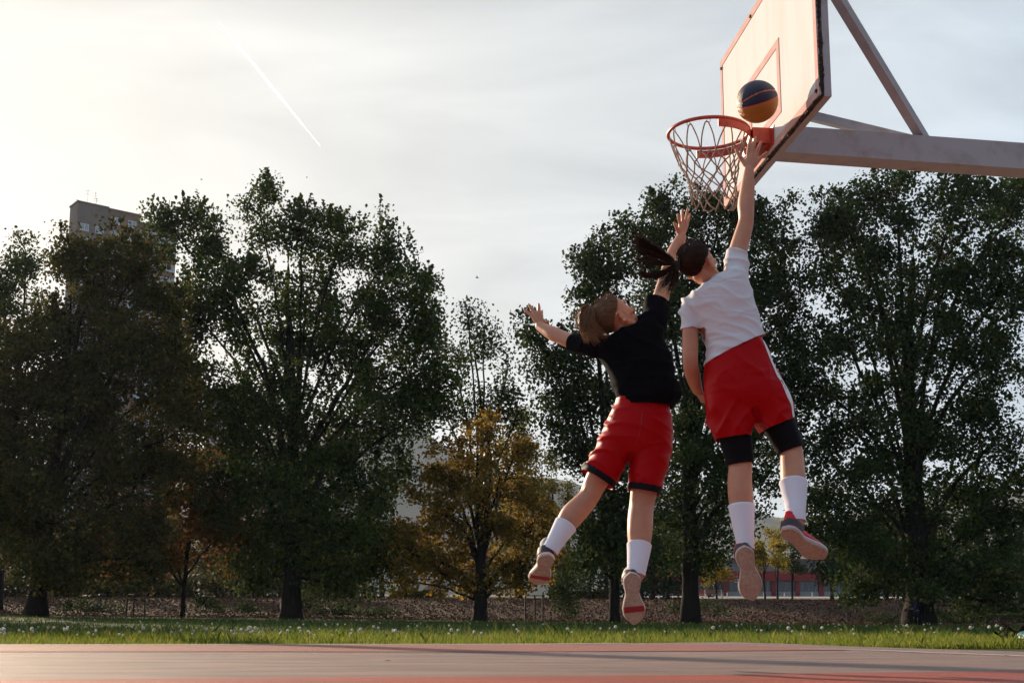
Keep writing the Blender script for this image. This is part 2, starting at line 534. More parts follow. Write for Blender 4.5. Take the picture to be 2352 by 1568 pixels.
M['concrete_brown'] = mat('brown concrete panel', (0.26, 0.165, 0.12), 0.9, noise=(0.4, (0.2, 0.13, 0.095), 0.4, 0.65))
M['concrete_grey'] = mat('grey concrete panel', (0.23, 0.175, 0.155), 0.9, noise=(0.4, (0.18, 0.14, 0.125), 0.4, 0.65))
M['brick_orange'] = mat('orange render', (0.42, 0.24, 0.16), 0.9)
M['window_white'] = mat('white window frame', (0.74, 0.74, 0.76), 0.5)
M['glass'] = mat('window glass', (0.05, 0.06, 0.08), 0.08, spec=0.8)
M['glass_pale'] = mat('pale curtain glass', (0.35, 0.38, 0.42), 0.15, spec=0.8)
M['metal_dark'] = mat('dark metal', (0.02, 0.018, 0.018), 0.6)
M['metal_grey'] = mat('galvanised steel', (0.34, 0.33, 0.34), 0.5, noise=(3, (0.26, 0.25, 0.26), 0.4, 0.6))
M['roof_tile'] = mat('roof tile', (0.18, 0.09, 0.07), 0.85)
M['shop_red'] = mat('red shopfront', (0.22, 0.010, 0.016), 0.6)
M['shop_grey'] = mat('grey shop panel', (0.30, 0.29, 0.30), 0.7)
M['shop_white'] = mat('white wall panel', (0.22, 0.22, 0.235), 0.8)
M['white_paint'] = mat('white paint', (0.75, 0.73, 0.70), 0.6)
M['wood'] = mat('bench wood', (0.35, 0.2, 0.12), 0.7)
M['car_red'] = mat('red car paint', (0.40, 0.02, 0.02), 0.25, spec=0.6, coat=0.6)
M['car_silver'] = mat('silver car paint', (0.5, 0.5, 0.52), 0.3, spec=0.6, coat=0.6)
M['tyre'] = mat('tyre', (0.015, 0.015, 0.015), 0.9)
M['hill'] = mat('wooded hillside', (0.05, 0.065, 0.045), 0.95, noise=(0.02, (0.09, 0.085, 0.06), 0.4, 0.65))
M['bag'] = mat('teal plastic', (0.02, 0.10, 0.10), 0.4, bump=1.0, bump_scale=25, noise=(30, (0.05, 0.2, 0.19), 0.55, 0.65))
M['dandelion'] = mat('dandelion down', (0.82, 0.80, 0.76), 0.8, trans=0.5)
M['stem'] = mat('dandelion stem', (0.15, 0.12, 0.05), 0.7, trans=0.3)
M['bird'] = mat('bird', (0.03, 0.03, 0.03), 0.8)
M['stone'] = mat('grey boulder', (0.25, 0.22, 0.22), 0.9, noise=(1.5, (0.17, 0.15, 0.15), 0.4, 0.6))

# white contrail vapour
mv = bpy.data.materials.new('contrail vapour'); mv.use_nodes = True
t_ = mv.node_tree; t_.nodes.clear()
o_ = t_.nodes.new('ShaderNodeOutputMaterial'); d_ = t_.nodes.new('ShaderNodeBsdfDiffuse'); r_ = t_.nodes.new('ShaderNodeBsdfTranslucent')
a_ = t_.nodes.new('ShaderNodeAddShader'); p_ = t_.nodes.new('ShaderNodeBsdfTransparent'); x_ = t_.nodes.new('ShaderNodeMixShader')
n_ = t_.nodes.new('ShaderNodeTexNoise'); c_ = t_.nodes.new('ShaderNodeTexCoord'); g_ = t_.nodes.new('ShaderNodeMapRange')
n_.inputs['Scale'].default_value = 0.012
d_.inputs[0].default_value = (0.9, 0.9, 0.9, 1); r_.inputs[0].default_value = (0.9, 0.9, 0.9, 1)
g_.inputs['To Min'].default_value = 0.05; g_.inputs['To Max'].default_value = 0.36
g_.inputs['From Min'].default_value = 0.25; g_.inputs['From Max'].default_value = 0.75
L_ = t_.links
L_.new(c_.outputs['Object'], n_.inputs['Vector']); L_.new(n_.outputs['Fac'], g_.inputs['Value']); L_.new(g_.outputs[0], x_.inputs[0])
L_.new(d_.outputs[0], a_.inputs[0]); L_.new(r_.outputs[0], a_.inputs[1]); L_.new(p_.outputs[0], x_.inputs[1]); L_.new(a_.outputs[0], x_.inputs[2])
L_.new(x_.outputs[0], o_.inputs['Surface'])
M['contrail'] = mv


# ------------------------------------------------------------------ the ground
def ground_z(x, y):
    x = np.asarray(x, float); y = np.asarray(y, float)
    t = sstep(14, 70, y)
    z = t * (0.17 - 0.0115 * np.clip(x, -45, 45))
    w = 0.6 * np.sin(x * 0.21) + 0.4 * np.sin(x * 0.53 + 1)
    b = sstep(75 + w, 97 + w, y)
    z = z * (1 - b) + b * (1.86 - 0.003 * np.clip(x, -45, 45))
    z = z + np.clip(y - 98, 0, 102) * 0.0235 + np.clip(y - 200, 0, 2000) * 0.021
    return z


def gz(x, y):
    return float(ground_z(x, y))


def at_ground(u, Y):
    """Ground point under picture column u at distance Y."""
    x = (u - 1176) / FOC * Y * 1.0
    x = P(u, 1425, Y)[0]
    return np.array([x, Y, gz(x, Y)])


def sheet(name, xs, ys, mat_, kind='structure', dz=0.0, bump=None):
    X, Y = np.meshgrid(xs, ys)
    Z = ground_z(X, Y) + dz
    if bump is not None:
        Z = Z + bump(X, Y)
    nx, ny = len(xs), len(ys)
    v = np.stack([X.ravel(), Y.ravel(), Z.ravel()], 1)
    fs = [(j * nx + i, j * nx + i + 1, (j + 1) * nx + i + 1, (j + 1) * nx + i) for j in range(ny - 1) for i in range(nx - 1)]
    mb = MB(); mb.add(v, fs)
    o = mb.build(name, mat_, smooth=True)
    return tag(o, kind=kind)


xs_f = np.concatenate([np.linspace(-400, -62, 12), np.linspace(-60, 60, 121), np.linspace(62, 400, 12)])
sheet('lawn', xs_f, np.concatenate([np.linspace(-120, 5, 8), np.linspace(8, 73.9, 45)]), M['lawn'], dz=-0.022)
sheet('bank', xs_f, np.linspace(73.9, 99, 40), M['bank'],
      bump=lambda X, Y: 0.06 * np.sin(X * 1.7 + Y) * np.sin(Y * 1.3 + 0.4 * X) * sstep(74, 77, Y) * (1 - sstep(96, 99, Y)) - 0.022 * (1 - sstep(74, 76, Y)))
sheet('upper_ground', xs_f, np.concatenate([np.linspace(99, 210, 30), np.linspace(220, 1900, 25)]), M['far_ground'])
sheet('pavement', np.linspace(8, 70, 40), np.linspace(150, 209, 12), M['pave'], dz=0.02)


def poly(name, uvs, z, mat_, thick=None):
    """Flat court area; corners as court-plane points seen at (u, v)."""
    pts = [G(u, v, 0) if not isinstance(u, str) else v for u, v in uvs]
    mb = MB()
    top = [(p[0], p[1], z) for p in pts]
    mb.add(top, [tuple(range(len(top)))])
    if thick:
        n = len(top)
        mb.add([(p[0], p[1], z) for p in pts] + [(p[0], p[1], z - thick) for p in pts],
               [(i, (i + 1) % n, n + (i + 1) % n, n + i) for i in range(n)])
    return tag(mb.build(name, mat_), kind='structure')


far_edge = [(-900, 1480), (200, 1479), (1150, 1478), (1450, 1476), (1680, 1473.5), (1800, 1477), (1950, 1483), (2150, 1489.5), (2352, 1495.5), (2900, 1507), (3600, 1520)]
court = poly('court', far_edge + [('p', np.array([14, -8, 0])), ('p', np.array([-14, -8, 0]))], 0.0, M['court_grey'], thick=0.05)
poly('court_far_band', [(-900, 1482.5), (600, 1481.5), (1150, 1480.5), (1560, 1479), (1700, 1482), (1850, 1487.5), (1955, 1492.5),
                        (1700, 1494.5), (1150, 1497), (560, 1496.5), (-900, 1497)], 0.004, M['court_band'])
poly('court_key_zone', [(-900, 1571), (0, 1563), (804, 1556.5), (1608, 1551), (2352, 1541.5), (2900, 1535), ('p', np.array([10, 1.0, 0])),
                        ('p', np.array([10, -6, 0])), ('p', np.array([-6, -6, 0]))], 0.004, M['court_red'])


def stripe(name, uvs, w, z, mat_):
    pts = np.array([G(u, v, 0) for u, v in uvs])
    p, _ = catmull(pts, 1.0, 8)
    t = np.gradient(p, axis=0); t /= np.linalg.norm(t, axis=1)[:, None]
    s = np.stack([-t[:, 1], t[:, 0], t[:, 2] * 0], 1) * w / 2
    n = len(p)
    mb = MB()
    v = np.vstack([p + s, p - s]); v[:, 2] = z
    mb.add(v, [(i, i + 1, n + i + 1, n + i) for i in range(n - 1)])
    return tag(mb.build(name, mat_), kind='structure')


stripe('court_arc_line', [(1835, 1491.3), (1980, 1493.2), (2130, 1499), (2352, 1507.5), (2700, 1522)], 0.05, 0.008, M['court_line'])
stripe('court_edge_line', [(-900, 1481.6), (200, 1480.6), (1150, 1479.6), (1440, 1477.4)], 0.09, 0.009, M['court_line'])


# grass blades, as stuff
def blades(name, n, y0, y1, hmin, hmax, wid, dens_pow, mat_, xmargin=1.25, patch=0.5):
    Y = y0 + (y1 - y0) * rng.random(n) ** dens_pow
    X = (rng.random(n) * 2 - 1) * (0.43 * Y + 1.0) * xmargin
    # court boundary bends back on the right
    edge = np.array([G(u, v, 0) for u, v in far_edge])
    ey = np.interp(X, edge[:, 0], edge[:, 1])
    keep = Y > ey + 0.02 + 0.25 * rng.random(n) ** 2
    X, Y, ey = X[keep], Y[keep], ey[keep]
    k = len(X)
    pz = np.array([mnoise.noise(Vector((x * 0.6, y * 0.35, 3.1))) for x, y in zip(X, Y)])
    pz2 = np.array([mnoise.noise(Vector((x * 2.3, y * 1.6, 8.1))) for x, y in zip(X, Y)])
    H = (hmin + (hmax - hmin) * rng.random(k) ** 1.6) * np.clip(0.75 + patch * 1.5 * pz + 0.9 * pz2, 0.18, 1.9)
    Z = ground_z(X, Y) - 0.022
    a = rng.random(k) * 2 * math.pi
    lean = 0.25 + 0.55 * rng.random(k)
    la = rng.random(k) * 2 * math.pi
    dx, dy = np.cos(la) * lean * H, np.sin(la) * lean * H
    w = wid * (0.6 + 0.8 * rng.random(k))
    wx, wy = np.cos(a) * w, np.sin(a) * w
    b0 = np.stack([X - wx, Y - wy, Z], 1); b1 = np.stack([X + wx, Y + wy, Z], 1)
    m0 = np.stack([X - wx * .7 + dx * .35, Y - wy * .7 + dy * .35, Z + H * .6], 1)
    m1 = np.stack([X + wx * .7 + dx * .35, Y + wy * .7 + dy * .35, Z + H * .6], 1)
    tp = np.stack([X + dx, Y + dy, Z + H], 1)
    v = np.stack([b0, b1, m1, tp, m0], 1).reshape(-1, 3)
    return quads(name, v, 5, mat_)


g1 = blades('grass', 80000, 11.2, 20, 0.045, 0.135, 0.0035, 1.7, M['grass'])
g2 = blades('shade_tinted_grass', 52000, 17, 74, 0.05, 0.19, 0.009, 1.15, M['grass_shade'])
tag(g1, 'ragged green grass along the edge of the court', 'grass', kind='stuff')
tag(g2, 'lawn grass in darker shade colours reaching back to the trees', 'grass', kind='stuff')


# fallen leaves on the bank
def litter(name, n, y0, y1, size, mat_):
    Y = y0 + (y1 - y0) * rng.random(n)
    X = (rng.random(n) * 2 - 1) * (0.43 * Y + 2)
    Z = ground_z(X, Y) + 0.05 * rng.random(n) + 0.05
    c = np.stack([X, Y, Z], 1)
    a = rng.normal(size=(n, 3)); a[:, 2] *= 0.6
    a /= np.linalg.norm(a, axis=1)[:, None]
    b = rng.normal(size=(n, 3)); b -= a * (a * b).sum(1)[:, None]; b /= np.linalg.norm(b, axis=1)[:, None]
    s = (size * (0.5 + rng.random(n)))[:, None]
    v = np.stack([c - a * s, c + b * s * .7, c + a * s, c - b * s * .7], 1).reshape(-1, 3)
    return quads(name, v, 4, mat_)


tag(litter('fallen_leaves', 60000, 74.5, 101, 0.062, M['litter']), 'brown fallen leaves covering the bank behind the trees', 'leaves', kind='stuff')


# ------------------------------------------------------------------ trees
def tree(name, label, base_u, Y, lobes, r0, leaf, bark='bark', coef=0.43, leaf_s=0.106, clump=0.48, seed=1, cat='tree', group=None,
         spike=0.0, top_v=None, twig_r=0.022, clump_mul=1.0, base_spread=1.25, n_side=9, limb_mul=1.0, stem=True):
    rg = np.random.default_rng(seed)
    b = at_ground(base_u, Y); b[2] -= 0.05
    root = empty(name, b, label, cat, group)
    L = []
    for lb in lobes:
        u, v, ru, rv = lb[:4]
        dy = lb[4] if len(lb) > 4 else rg.uniform(-0.5, 0.5) * ru / 40
        c = P(u, v, Y + dy)
        sc = (Y + dy) / FOC
        L.append((c, ru * sc, rv * sc, ru * rv))
    tops = sorted(L, key=lambda q: -q[0][2])
    hi = tops[0][0]
    cx = np.mean([q[0][0] for q in tops[:max(1, len(tops) // 3)]])
    T = np.array([0.6 * cx + 0.4 * b[0], b[1] + 0.3, b[2] + (hi[2] - b[2]) * 0.92])
    H = T[2] - b[2]
    k = 14
    tt = np.linspace(0, 1, k)
    wob = np.cumsum(rg.normal(0, 0.012 * H, (k, 2)), 0) * 0.5
    wob -= wob[0]
    tr = b + (T - b) * tt[:, None]
    tr[:, 0] = b[0] + (T[0] - b[0]) * tt ** 1.8 + wob[:, 0] * tt
    tr[:, 1] += wob[:, 1] * tt
    rad = r0 * (1 - tt) ** 0.8 * 0.9 + 0.03
    rad[0] = r0 * base_spread
    trc, rc = catmull(tr, rad, 4)
    if stem:
        mb = MB(); mb.tube(trc, rc, 12)
        me = mb.mesh('trunk', True)
        displace(me, lambda co, no: noise3(co, 2.2) * r0 * 0.22)
        link_mesh('trunk', me, M[bark], root)
    br = MB()
    clumps = []
    for c, rw, rh, area in L:
        zs = b[2] + min(max((c[2] - b[2]) * rg.uniform(0.3, 0.55), H * 0.12), H * 0.8)
        i = int(np.argmin(np.abs(trc[:, 2] - zs)))
        s = trc[i]
        end = c + np.array([rg.uniform(-.3, .3) * rw, rg.uniform(-.3, .3) * rw, rh * 0.75])
        mid = s * 0.5 + c * 0.5 + np.array([0, 0, 0.12 * (c[2] - s[2])]) + rg.normal(0, 0.05 * rw + 0.05, 3)
        rs = max(min(rc[i] * 0.6, 0.035 + 0.05 * rw) * limb_mul, 0.03)
        lp, lr = catmull([s, mid, c, end], [rs, rs * 0.7, rs * 0.42, 0.015], 5)
        lp[1:-1] += rg.normal(0, 0.012 * rw + 0.02, lp[1:-1].shape)
        br.tube(lp, lr, 6)
        nc = max(4, int((6 + area / 310.0) * clump_mul))
        d = rg.normal(size=(nc, 3)); d /= np.linalg.norm(d, axis=1)[:, None]
        rr = rg.random(nc) ** 0.42
        pts = c + d * rr[:, None] * np.array([rw, rw, rh])
        w = rg.uniform(0.5, 1.5, nc)
        for q, wi in zip(pts, w):
            j = int(np.argmin(np.linalg.norm(lp[4:] - q + np.array([0, 0, 0.4]), axis=1))) + 4
            a = lp[j]
            m_ = (a + q) / 2 + np.array([0, 0, 0.12 * np.linalg.norm(q - a)]) + rg.normal(0, 0.06, 3)
            br.tube([a, m_, q + (q - a) * 0.1], [twig_r * 1.4, twig_r, 0.006], 4, cap=False)
        n = int(coef * area)
        if n > 0:
            pick = rg.choice(nc, n, p=w / w.sum())
            off = np.clip(rg.normal(size=(n, 3)), -1.7, 1.7) * clump * np.array([1, 1, 0.8])
            clumps.append(pts[pick] + off)
            if spike:
                for q in pts[pts[:, 2] > c[2] + 0.25 * rh]:
                    for _ in range(2):
                        tip = q + np.array([rg.normal(0, .25), rg.normal(0, .25), 0]) + rg.uniform(.5, 1.0) * spike * np.array([rg.normal(0, .25), rg.normal(0, .25), 2.4])
                        br.tube([q, (q + tip) / 2 + rg.normal(0, .05, 3), tip], [.014, .011, .005], 4, cap=False)
                        ns = int(16 + 14 * rg.random())
                        tt_ = rg.random(ns)[:, None] ** .8
                        clumps.append(q + (tip - q) * tt_ + rg.normal(0, .12, (ns, 3)) * (1.15 - tt_))
    br.build('branches', M[bark], root, smooth=True)
    lc = np.vstack(clumps)
    n = len(lc)
    gzv = ground_z(lc[:, 0], lc[:, 1]) + 0.3
    lc[:, 2] = np.maximum(lc[:, 2], gzv)
    a = rg.normal(size=(n, 3)); a[:, 2] -= 0.4
    a /= np.linalg.norm(a, axis=1)[:, None]
    bb = rg.normal(size=(n, 3)); bb -= a * (a * bb).sum(1)[:, None]; bb /= np.linalg.norm(bb, axis=1)[:, None]
    s = (leaf_s * rg.uniform(0.6, 1.35, n))[:, None]
    v = np.stack([lc - a * s, lc + bb * s * .75 - a * s * .1, lc + a * s, lc - bb * s * .75 - a * s * .1], 1).reshape(-1, 3)
    quads('crown', v, 4, M[leaf], root)
    return root


big = 'big trees in a row behind the lawn'
tree('poplar_tree', 'tall poplar with spiky crown and thick dark trunk, left of the orange maple', 668, 70,
     [(395, 520, 55, 85), (480, 545, 55, 85), (598, 495, 52, 90), (690, 530, 55, 100), (780, 560, 62, 100), (885, 600, 66, 112), (955, 680, 56, 105),
      (540, 690, 110, 120), (700, 750, 120, 140), (850, 790, 130, 140), (985, 830, 72, 125), (630, 930, 130, 120), (820, 960, 140, 105),
      (520, 900, 50, 50), (545, 960, 70, 70), (470, 960, 60, 60), (950, 950, 90, 95), (700, 1120, 150, 105), (860, 1100, 100, 90), (560, 1100, 120, 120), (640, 1240, 160, 85),
      (800, 1220, 120, 100), (590, 1330, 60, 45), (770, 1330, 90, 50), (880, 1290, 70, 70), (440, 700, 55, 120), (430, 850, 50, 100)],
     0.58, 'leaf_green', 'bark', seed=11, spike=0.55, group=big)
tree('poplar_tree', 'dense olive tree with a gnarled trunk in front of the tower block', 82, 66,
     [(235, 620, 110, 108), (165, 585, 60, 60), (330, 600, 60, 70), (365, 720, 62, 120), (395, 860, 62, 110), (420, 980, 70, 100), (150, 790, 140, 150), (290, 800, 110, 160), (60, 900, 140, 180), (210, 1030, 200, 200), (80, 1190, 150, 130),
      (310, 1120, 130, 140), (140, 1290, 140, 60), (330, 1270, 90, 90), (0, 1080, 90, 150)],
     0.55, 'leaf_olive', 'bark', coef=0.38, seed=12, spike=0.3, group=big)
tree('poplar_tree', 'leafy tree with ragged pale top cut off by the left edge', -10, 82,
     [(60, 610, 50, 70), (10, 660, 80, 80), (-60, 760, 120, 140), (80, 740, 60, 80), (-40, 950, 130, 170), (-60, 1180, 140, 160)],
     0.4, 'leaf_green', seed=13, group=big)
tree('small_maple', 'small rust coloured maple with a thin straight trunk under the left poplar', 418, 72,
     [(460, 1130, 95, 100), (385, 1220, 105, 95), (530, 1220, 90, 90), (450, 1060, 60, 50), (300, 1260, 60, 60)],
     0.14, 'leaf_rust', 'bark', coef=0.45, seed=14, group='autumn trees by the bank')
tree('maple_tree', 'autumn orange maple with a short black trunk in the middle of the lawn edge', 1103, 69,
     [(1050, 1060, 70, 60), (1120, 1000, 60, 60), (1175, 1060, 60, 65), (1140, 1140, 110, 80), (1000, 1170, 85, 80), (950, 1270, 70, 60), (1080, 1250, 130, 75), (1200, 1270, 80, 75),
      (1235, 1180, 45, 60), (1110, 1330, 110, 32), (1060, 1345, 70, 24), (1165, 1345, 70, 24), (1010, 1310, 70, 35), (1020, 1100, 60, 50), (925, 1330, 40, 25)],
     0.42, 'leaf_maple', coef=0.34, leaf_s=0.10, clump=0.38, seed=15, spike=0.25, group='autumn trees by the bank')
tree('bare_tree', 'sparse half bare tree rising behind the orange maple', 1108, 78,
     [(1110, 770, 50, 90), (1050, 850, 65, 95), (1160, 880, 50, 110), (1025, 950, 60, 70), (1120, 950, 80, 80), (1185, 960, 40, 80), (1075, 730, 35, 60)],
     0.22, 'leaf_dark', coef=0.17, seed=16, clump=0.42, twig_r=0.024, clump_mul=1.5, limb_mul=1.0)
tree('golden_poplar', 'slim golden poplar column behind the orange maple', 1192, 112,
     [(1192, 990, 34, 65), (1185, 1070, 50, 80), (1200, 1160, 58, 90), (1190, 1280, 62, 90), (1230, 1090, 30, 80)],
     0.3, 'leaf_gold', coef=0.55, seed=17, leaf_s=0.11, clump=0.5, group='golden poplars in the distance')
tree('golden_poplar', 'narrow yellow poplar beyond the left shin of the black shirted player', 1267, 120,
     [(1268, 1075, 14, 50), (1266, 1150, 24, 70), (1268, 1240, 30, 80), (1270, 1310, 32, 50)],
     0.25, 'leaf_gold', coef=0.8, seed=18, leaf_s=0.11, clump=0.4, group='golden poplars in the distance')
tree('golden_poplar', 'yellow poplar half hidden behind the black shirted player', 1306, 124,
     [(1304, 1130, 18, 50), (1304, 1210, 28, 70), (1310, 1300, 36, 60)],
     0.25, 'leaf_gold', coef=0.8, seed=19, leaf_s=0.11, clump=0.4, group='golden poplars in the distance')
tree('poplar_tree', 'dark tree with a slim trunk and open lower boughs behind the black shirted player', 1412, 70,
     [(1345, 610, 50, 65), (1400, 590, 62, 72), (1375, 710, 66, 80), (1215, 760, 45, 45), (1258, 825, 62, 52), (1330, 830, 80, 75), (1285, 925, 70, 55),
      (1385, 940, 90, 85), (1330, 1040, 60, 60), (1420, 1070, 100, 85), (1390, 1180, 100, 75), (1460, 1250, 100, 80), (1365, 1280, 55, 45), (1290, 1000, 30, 40)],
     0.30, 'leaf_dark', seed=20, spike=0.3, group=big)
tree('poplar_tree', 'broad dark tree with a thick black trunk behind the white shirted player', 1586, 71,
     [(1560, 500, 85, 80), (1480, 560, 85, 85), (1650, 515, 85, 85), (1755, 510, 75, 90), (1700, 480, 55, 60), (1560, 660, 130, 120), (1700, 680, 125, 130),
      (1790, 640, 60, 110), (1600, 830, 140, 120), (1750, 820, 100, 110), (1650, 980, 150, 105), (1770, 980, 70, 90), (1570, 1120, 110, 105),
      (1690, 1120, 100, 80), (1610, 1250, 110, 70), (1500, 760, 80, 100), (1825, 900, 45, 80), (1830, 780, 45, 80)],
     0.56, 'leaf_dark', coef=0.41, seed=21, spike=0.35, group=big)
tree('poplar_tree', 'huge dark tree on the right with the widest trunk and drooping boughs', 2112, 69,
     [(1930, 475, 85, 85), (2060, 455, 100, 80), (2200, 470, 105, 85), (2330, 480, 90, 85), (1890, 590, 62, 100), (1880, 880, 60, 90), (1865, 1020, 50, 85), (1885, 1150, 55, 75), (1900, 1240, 60, 60), (2010, 610, 120, 125), (2170, 640, 120, 125),
      (2310, 650, 105, 125), (1940, 780, 100, 110), (2100, 810, 130, 125), (2270, 820, 120, 125), (1950, 960, 100, 100), (2120, 1000, 130, 105),
      (2290, 1000, 115, 105), (1990, 1130, 115, 95), (2150, 1170, 130, 95), (2300, 1180, 110, 110), (2000, 1280, 105, 85), (2160, 1310, 140, 70),
      (2300, 1320, 100, 70), (1985, 1350, 60, 40), (2260, 1380, 90, 35)],
     0.80, 'leaf_dark', coef=0.38, seed=22, spike=0.3, group=big)
tree('street_tree', 'small golden tree left of the white bench by the red shopfront', 1648, 128,
     [(1640, 1300, 28, 36), (1666, 1322, 24, 24), (1625, 1325, 20, 20)], 0.09, 'leaf_gold', coef=0.8, seed=23, leaf_s=0.11, clump=0.35, group='young street trees')
tree('street_tree', 'golden street tree between the feet of the white shirted player', 1759, 128,
     [(1755, 1250, 38, 42), (1766, 1290, 42, 26), (1735, 1285, 25, 25)], 0.1, 'leaf_gold', coef=0.8, seed=24, leaf_s=0.11, clump=0.35, group='young street trees')
tree('street_tree', 'second golden street tree, in front of the red pillars', 1788, 132,
     [(1792, 1235, 34, 42), (1790, 1290, 34, 28)], 0.1, 'leaf_gold', coef=0.8, seed=25, leaf_s=0.11, clump=0.35, group='young street trees')
tree('street_tree', 'dark narrow street tree right of the golden pair', 1822, 130,
     [(1820, 1240, 26, 55), (1824, 1295, 30, 30)], 0.1, 'leaf_dark', coef=0.8, seed=26, leaf_s=0.11, clump=0.35, group='young street trees')
tree('street_tree', 'dark young tree on the bank left of the huge trunk', 1914, 104,
     [(1915, 1270, 42, 60), (1900, 1320, 40, 36), (1935, 1310, 34, 40)], 0.16, 'leaf_shrub', coef=0.6, seed=27, leaf_s=0.11, clump=0.4, group='young street trees')
tree('street_tree', 'young brown tree between the left poplar and the maple', 930, 108,
     [(935, 1290, 50, 50), (960, 1240, 40, 50), (910, 1250, 30, 60)], 0.12, 'leaf_rust', coef=0.6, seed=28, leaf_s=0.11, clump=0.45, group='young street trees')
# the row goes on beyond the left edge of the frame and shades the lawn
for k_, (u_, Y_) in enumerate(((-470, 72), (-760, 76))):
    tree('poplar_tree', ['poplar just beyond the left edge of the view', 'farther poplar beyond the left edge of the view'][k_], u_, Y_,
         [(u_, 760, 150, 120), (u_ - 80, 900, 170, 160), (u_ + 90, 920, 150, 150), (u_, 1120, 220, 160)], 0.5, 'leaf_green', coef=0.16, leaf_s=0.14,
         seed=40 + k_, group=big)

# far-off wood closing the view between the trunks: reads as one mass
def wood(name, label, blobs, leaf, seed, n_per=0.55, leaf_s=0.16):
    rg = np.random.default_rng(seed); allc = []; st = MB()
    for (u, v, ru, rv, Y) in blobs:
        c = P(u, v, Y); sc = Y / FOC; n = int(ru * rv * n_per)
        nc = 10 + int(ru * rv / 200)
        d = rg.normal(size=(nc, 3)); d /= np.linalg.norm(d, axis=1)[:, None]
        q = c + d * (rg.random(nc) ** .45)[:, None] * np.array([ru * sc, ru * sc * .6, rv * sc])
        allc.append(q[rg.integers(nc, size=n)] + rg.normal(size=(n, 3)) * .6)
        gb_ = at_ground(u, Y)
        for _ in range(2):
            o_ = np.array([rg.uniform(-.5, .5) * ru * sc, rg.uniform(-1, 1), 0])
            st.tube([gb_ + o_ - [0, 0, .2], gb_ + o_ * .9 + (c - gb_) * .5, c + o_ * .7 + [0, 0, rv * sc * .4]], [.16, .12, .05], 6)
    c = np.vstack(allc); c[:, 2] = np.maximum(c[:, 2], ground_z(c[:, 0], c[:, 1]) + .1); n = len(c)
    a = rg.normal(size=(n, 3)); a /= np.linalg.norm(a, axis=1)[:, None]
    bb = rg.normal(size=(n, 3)); bb -= a * (a * bb).sum(1)[:, None]; bb /= np.linalg.norm(bb, axis=1)[:, None]
    s_ = (leaf_s * rg.uniform(.6, 1.3, n))[:, None]
    o = quads(name, np.stack([c - a * s_, c + bb * s_ * .75, c + a * s_, c - bb * s_ * .75], 1).reshape(-1, 3), 4, M[leaf])
    tag(o, label, 'wood', kind='stuff')
    st.build('trunks', M['bark'], o)
    return o


wood('distant_wood', 'dark mass of far trees behind the left poplars',
     [(u, 1270 + 25 * math.sin(u * .05), 75, 85, 118 + 14 * math.sin(u * .031)) for u in range(-60, 860, 70)] + [(u, 1350, 60, 26, 112) for u in range(-60, 900, 80)], 'leaf_olive', 31)
wood('distant_wood', 'dark mass of far trees behind the right trunks',
     [(u, 1260 + 20 * math.sin(u * .05), 60, 80, 122 + 10 * math.sin(u * .04)) for u in (1370, 1430, 1500, 1560, 1960, 2030, 2100, 2180, 2260, 2340)] + [(u, 1350, 45, 24, 118) for u in (1340, 1400, 1470, 1530, 2020, 2090, 2160, 2230, 2300, 2370)], 'leaf_dark', 32)

# low growth on the bank
def shrub(name, label, u, Y, lobes, leaf, seed, group=None, coef=0.7, leaf_s=0.07, clump=0.28):
    return tree(name, label, u, Y, lobes, 0.03, leaf, coef=coef, leaf_s=leaf_s, clump=clump, seed=seed, cat='shrub', group=group, stem=False, twig_r=0.012)


shrub('young_conifer', 'feathery young green tree beside the black tree guard', 1290, 77,
      [(1295, 1300, 26, 40), (1290, 1345, 48, 30), (1300, 1385, 60, 28)], 'leaf_shrub', 51)
gs = 'low green shrubs on the leafy bank'
for k_, (u_, v_, ru, rv, Y_, lab) in enumerate((
        (780, 1400, 70, 16, 78, 'green creeper mound right of the left poplar trunk'),
        (860, 1405, 60, 14, 77, 'green creeper patch between the left poplar and the maple'),
        (700, 1385, 40, 24, 80, 'upright shrub touching the left poplar trunk'),
        (520, 1395, 80, 20, 79, 'dull shrub right of the thin maple trunk'),
        (200, 1395, 90, 16, 78, 'wide grassy shrub right of the gnarled trunk'),
        (1640, 1395, 60, 12, 80, 'dark green creeper right of the thick black trunk'),
        (1560, 1390, 30, 14, 80, 'dark creeper left of the thick black trunk'),
        (2200, 1415, 70, 18, 75, 'green undergrowth right of the widest trunk'),
        (2300, 1405, 60, 26, 76, 'bushy undergrowth near the right edge'),
        (2030, 1420, 40, 12, 75, 'small undergrowth left of the widest trunk'))):
    shrub('low_shrub', lab, u_, Y_, [(u_ - ru * .4, v_, ru * .6, rv), (u_ + ru * .4, v_ + 2, ru * .6, rv * .8)], 'leaf_shrub' if k_ % 3 else 'leaf_dark', 60 + k_, gs)
for k_, (u_, lab) in enumerate(((955, 'clipped yellow green hedge left of the maple trunk'), (1330, 'clipped yellow green hedge behind the tree guard'))):
    b = at_ground(u_, 118)
    root = empty('hedge', b, lab, 'hedge', 'clipped hedges above the bank')
    n = 9000
    c = b + (rng.random((n, 3)) - 0.5) * np.array([5.2, 1.2, 0.0])
    c[:, 2] = b[2] + 0.05 + 0.75 * rng.random(n) ** 0.7 + 0.08 * np.sin(c[:, 0] * 3)
    a = rng.normal(size=(n, 3)); a /= np.linalg.norm(a, axis=1)[:, None]
    bb = rng.normal(size=(n, 3)); bb -= a * (a * bb).sum(1)[:, None]; bb /= np.linalg.norm(bb, axis=1)[:, None]
    s = 0.06
    quads('leaves', np.stack([c - a * s, c + bb * s, c + a * s, c - bb * s], 1).reshape(-1, 3), 4, M['leaf_gold'], root)


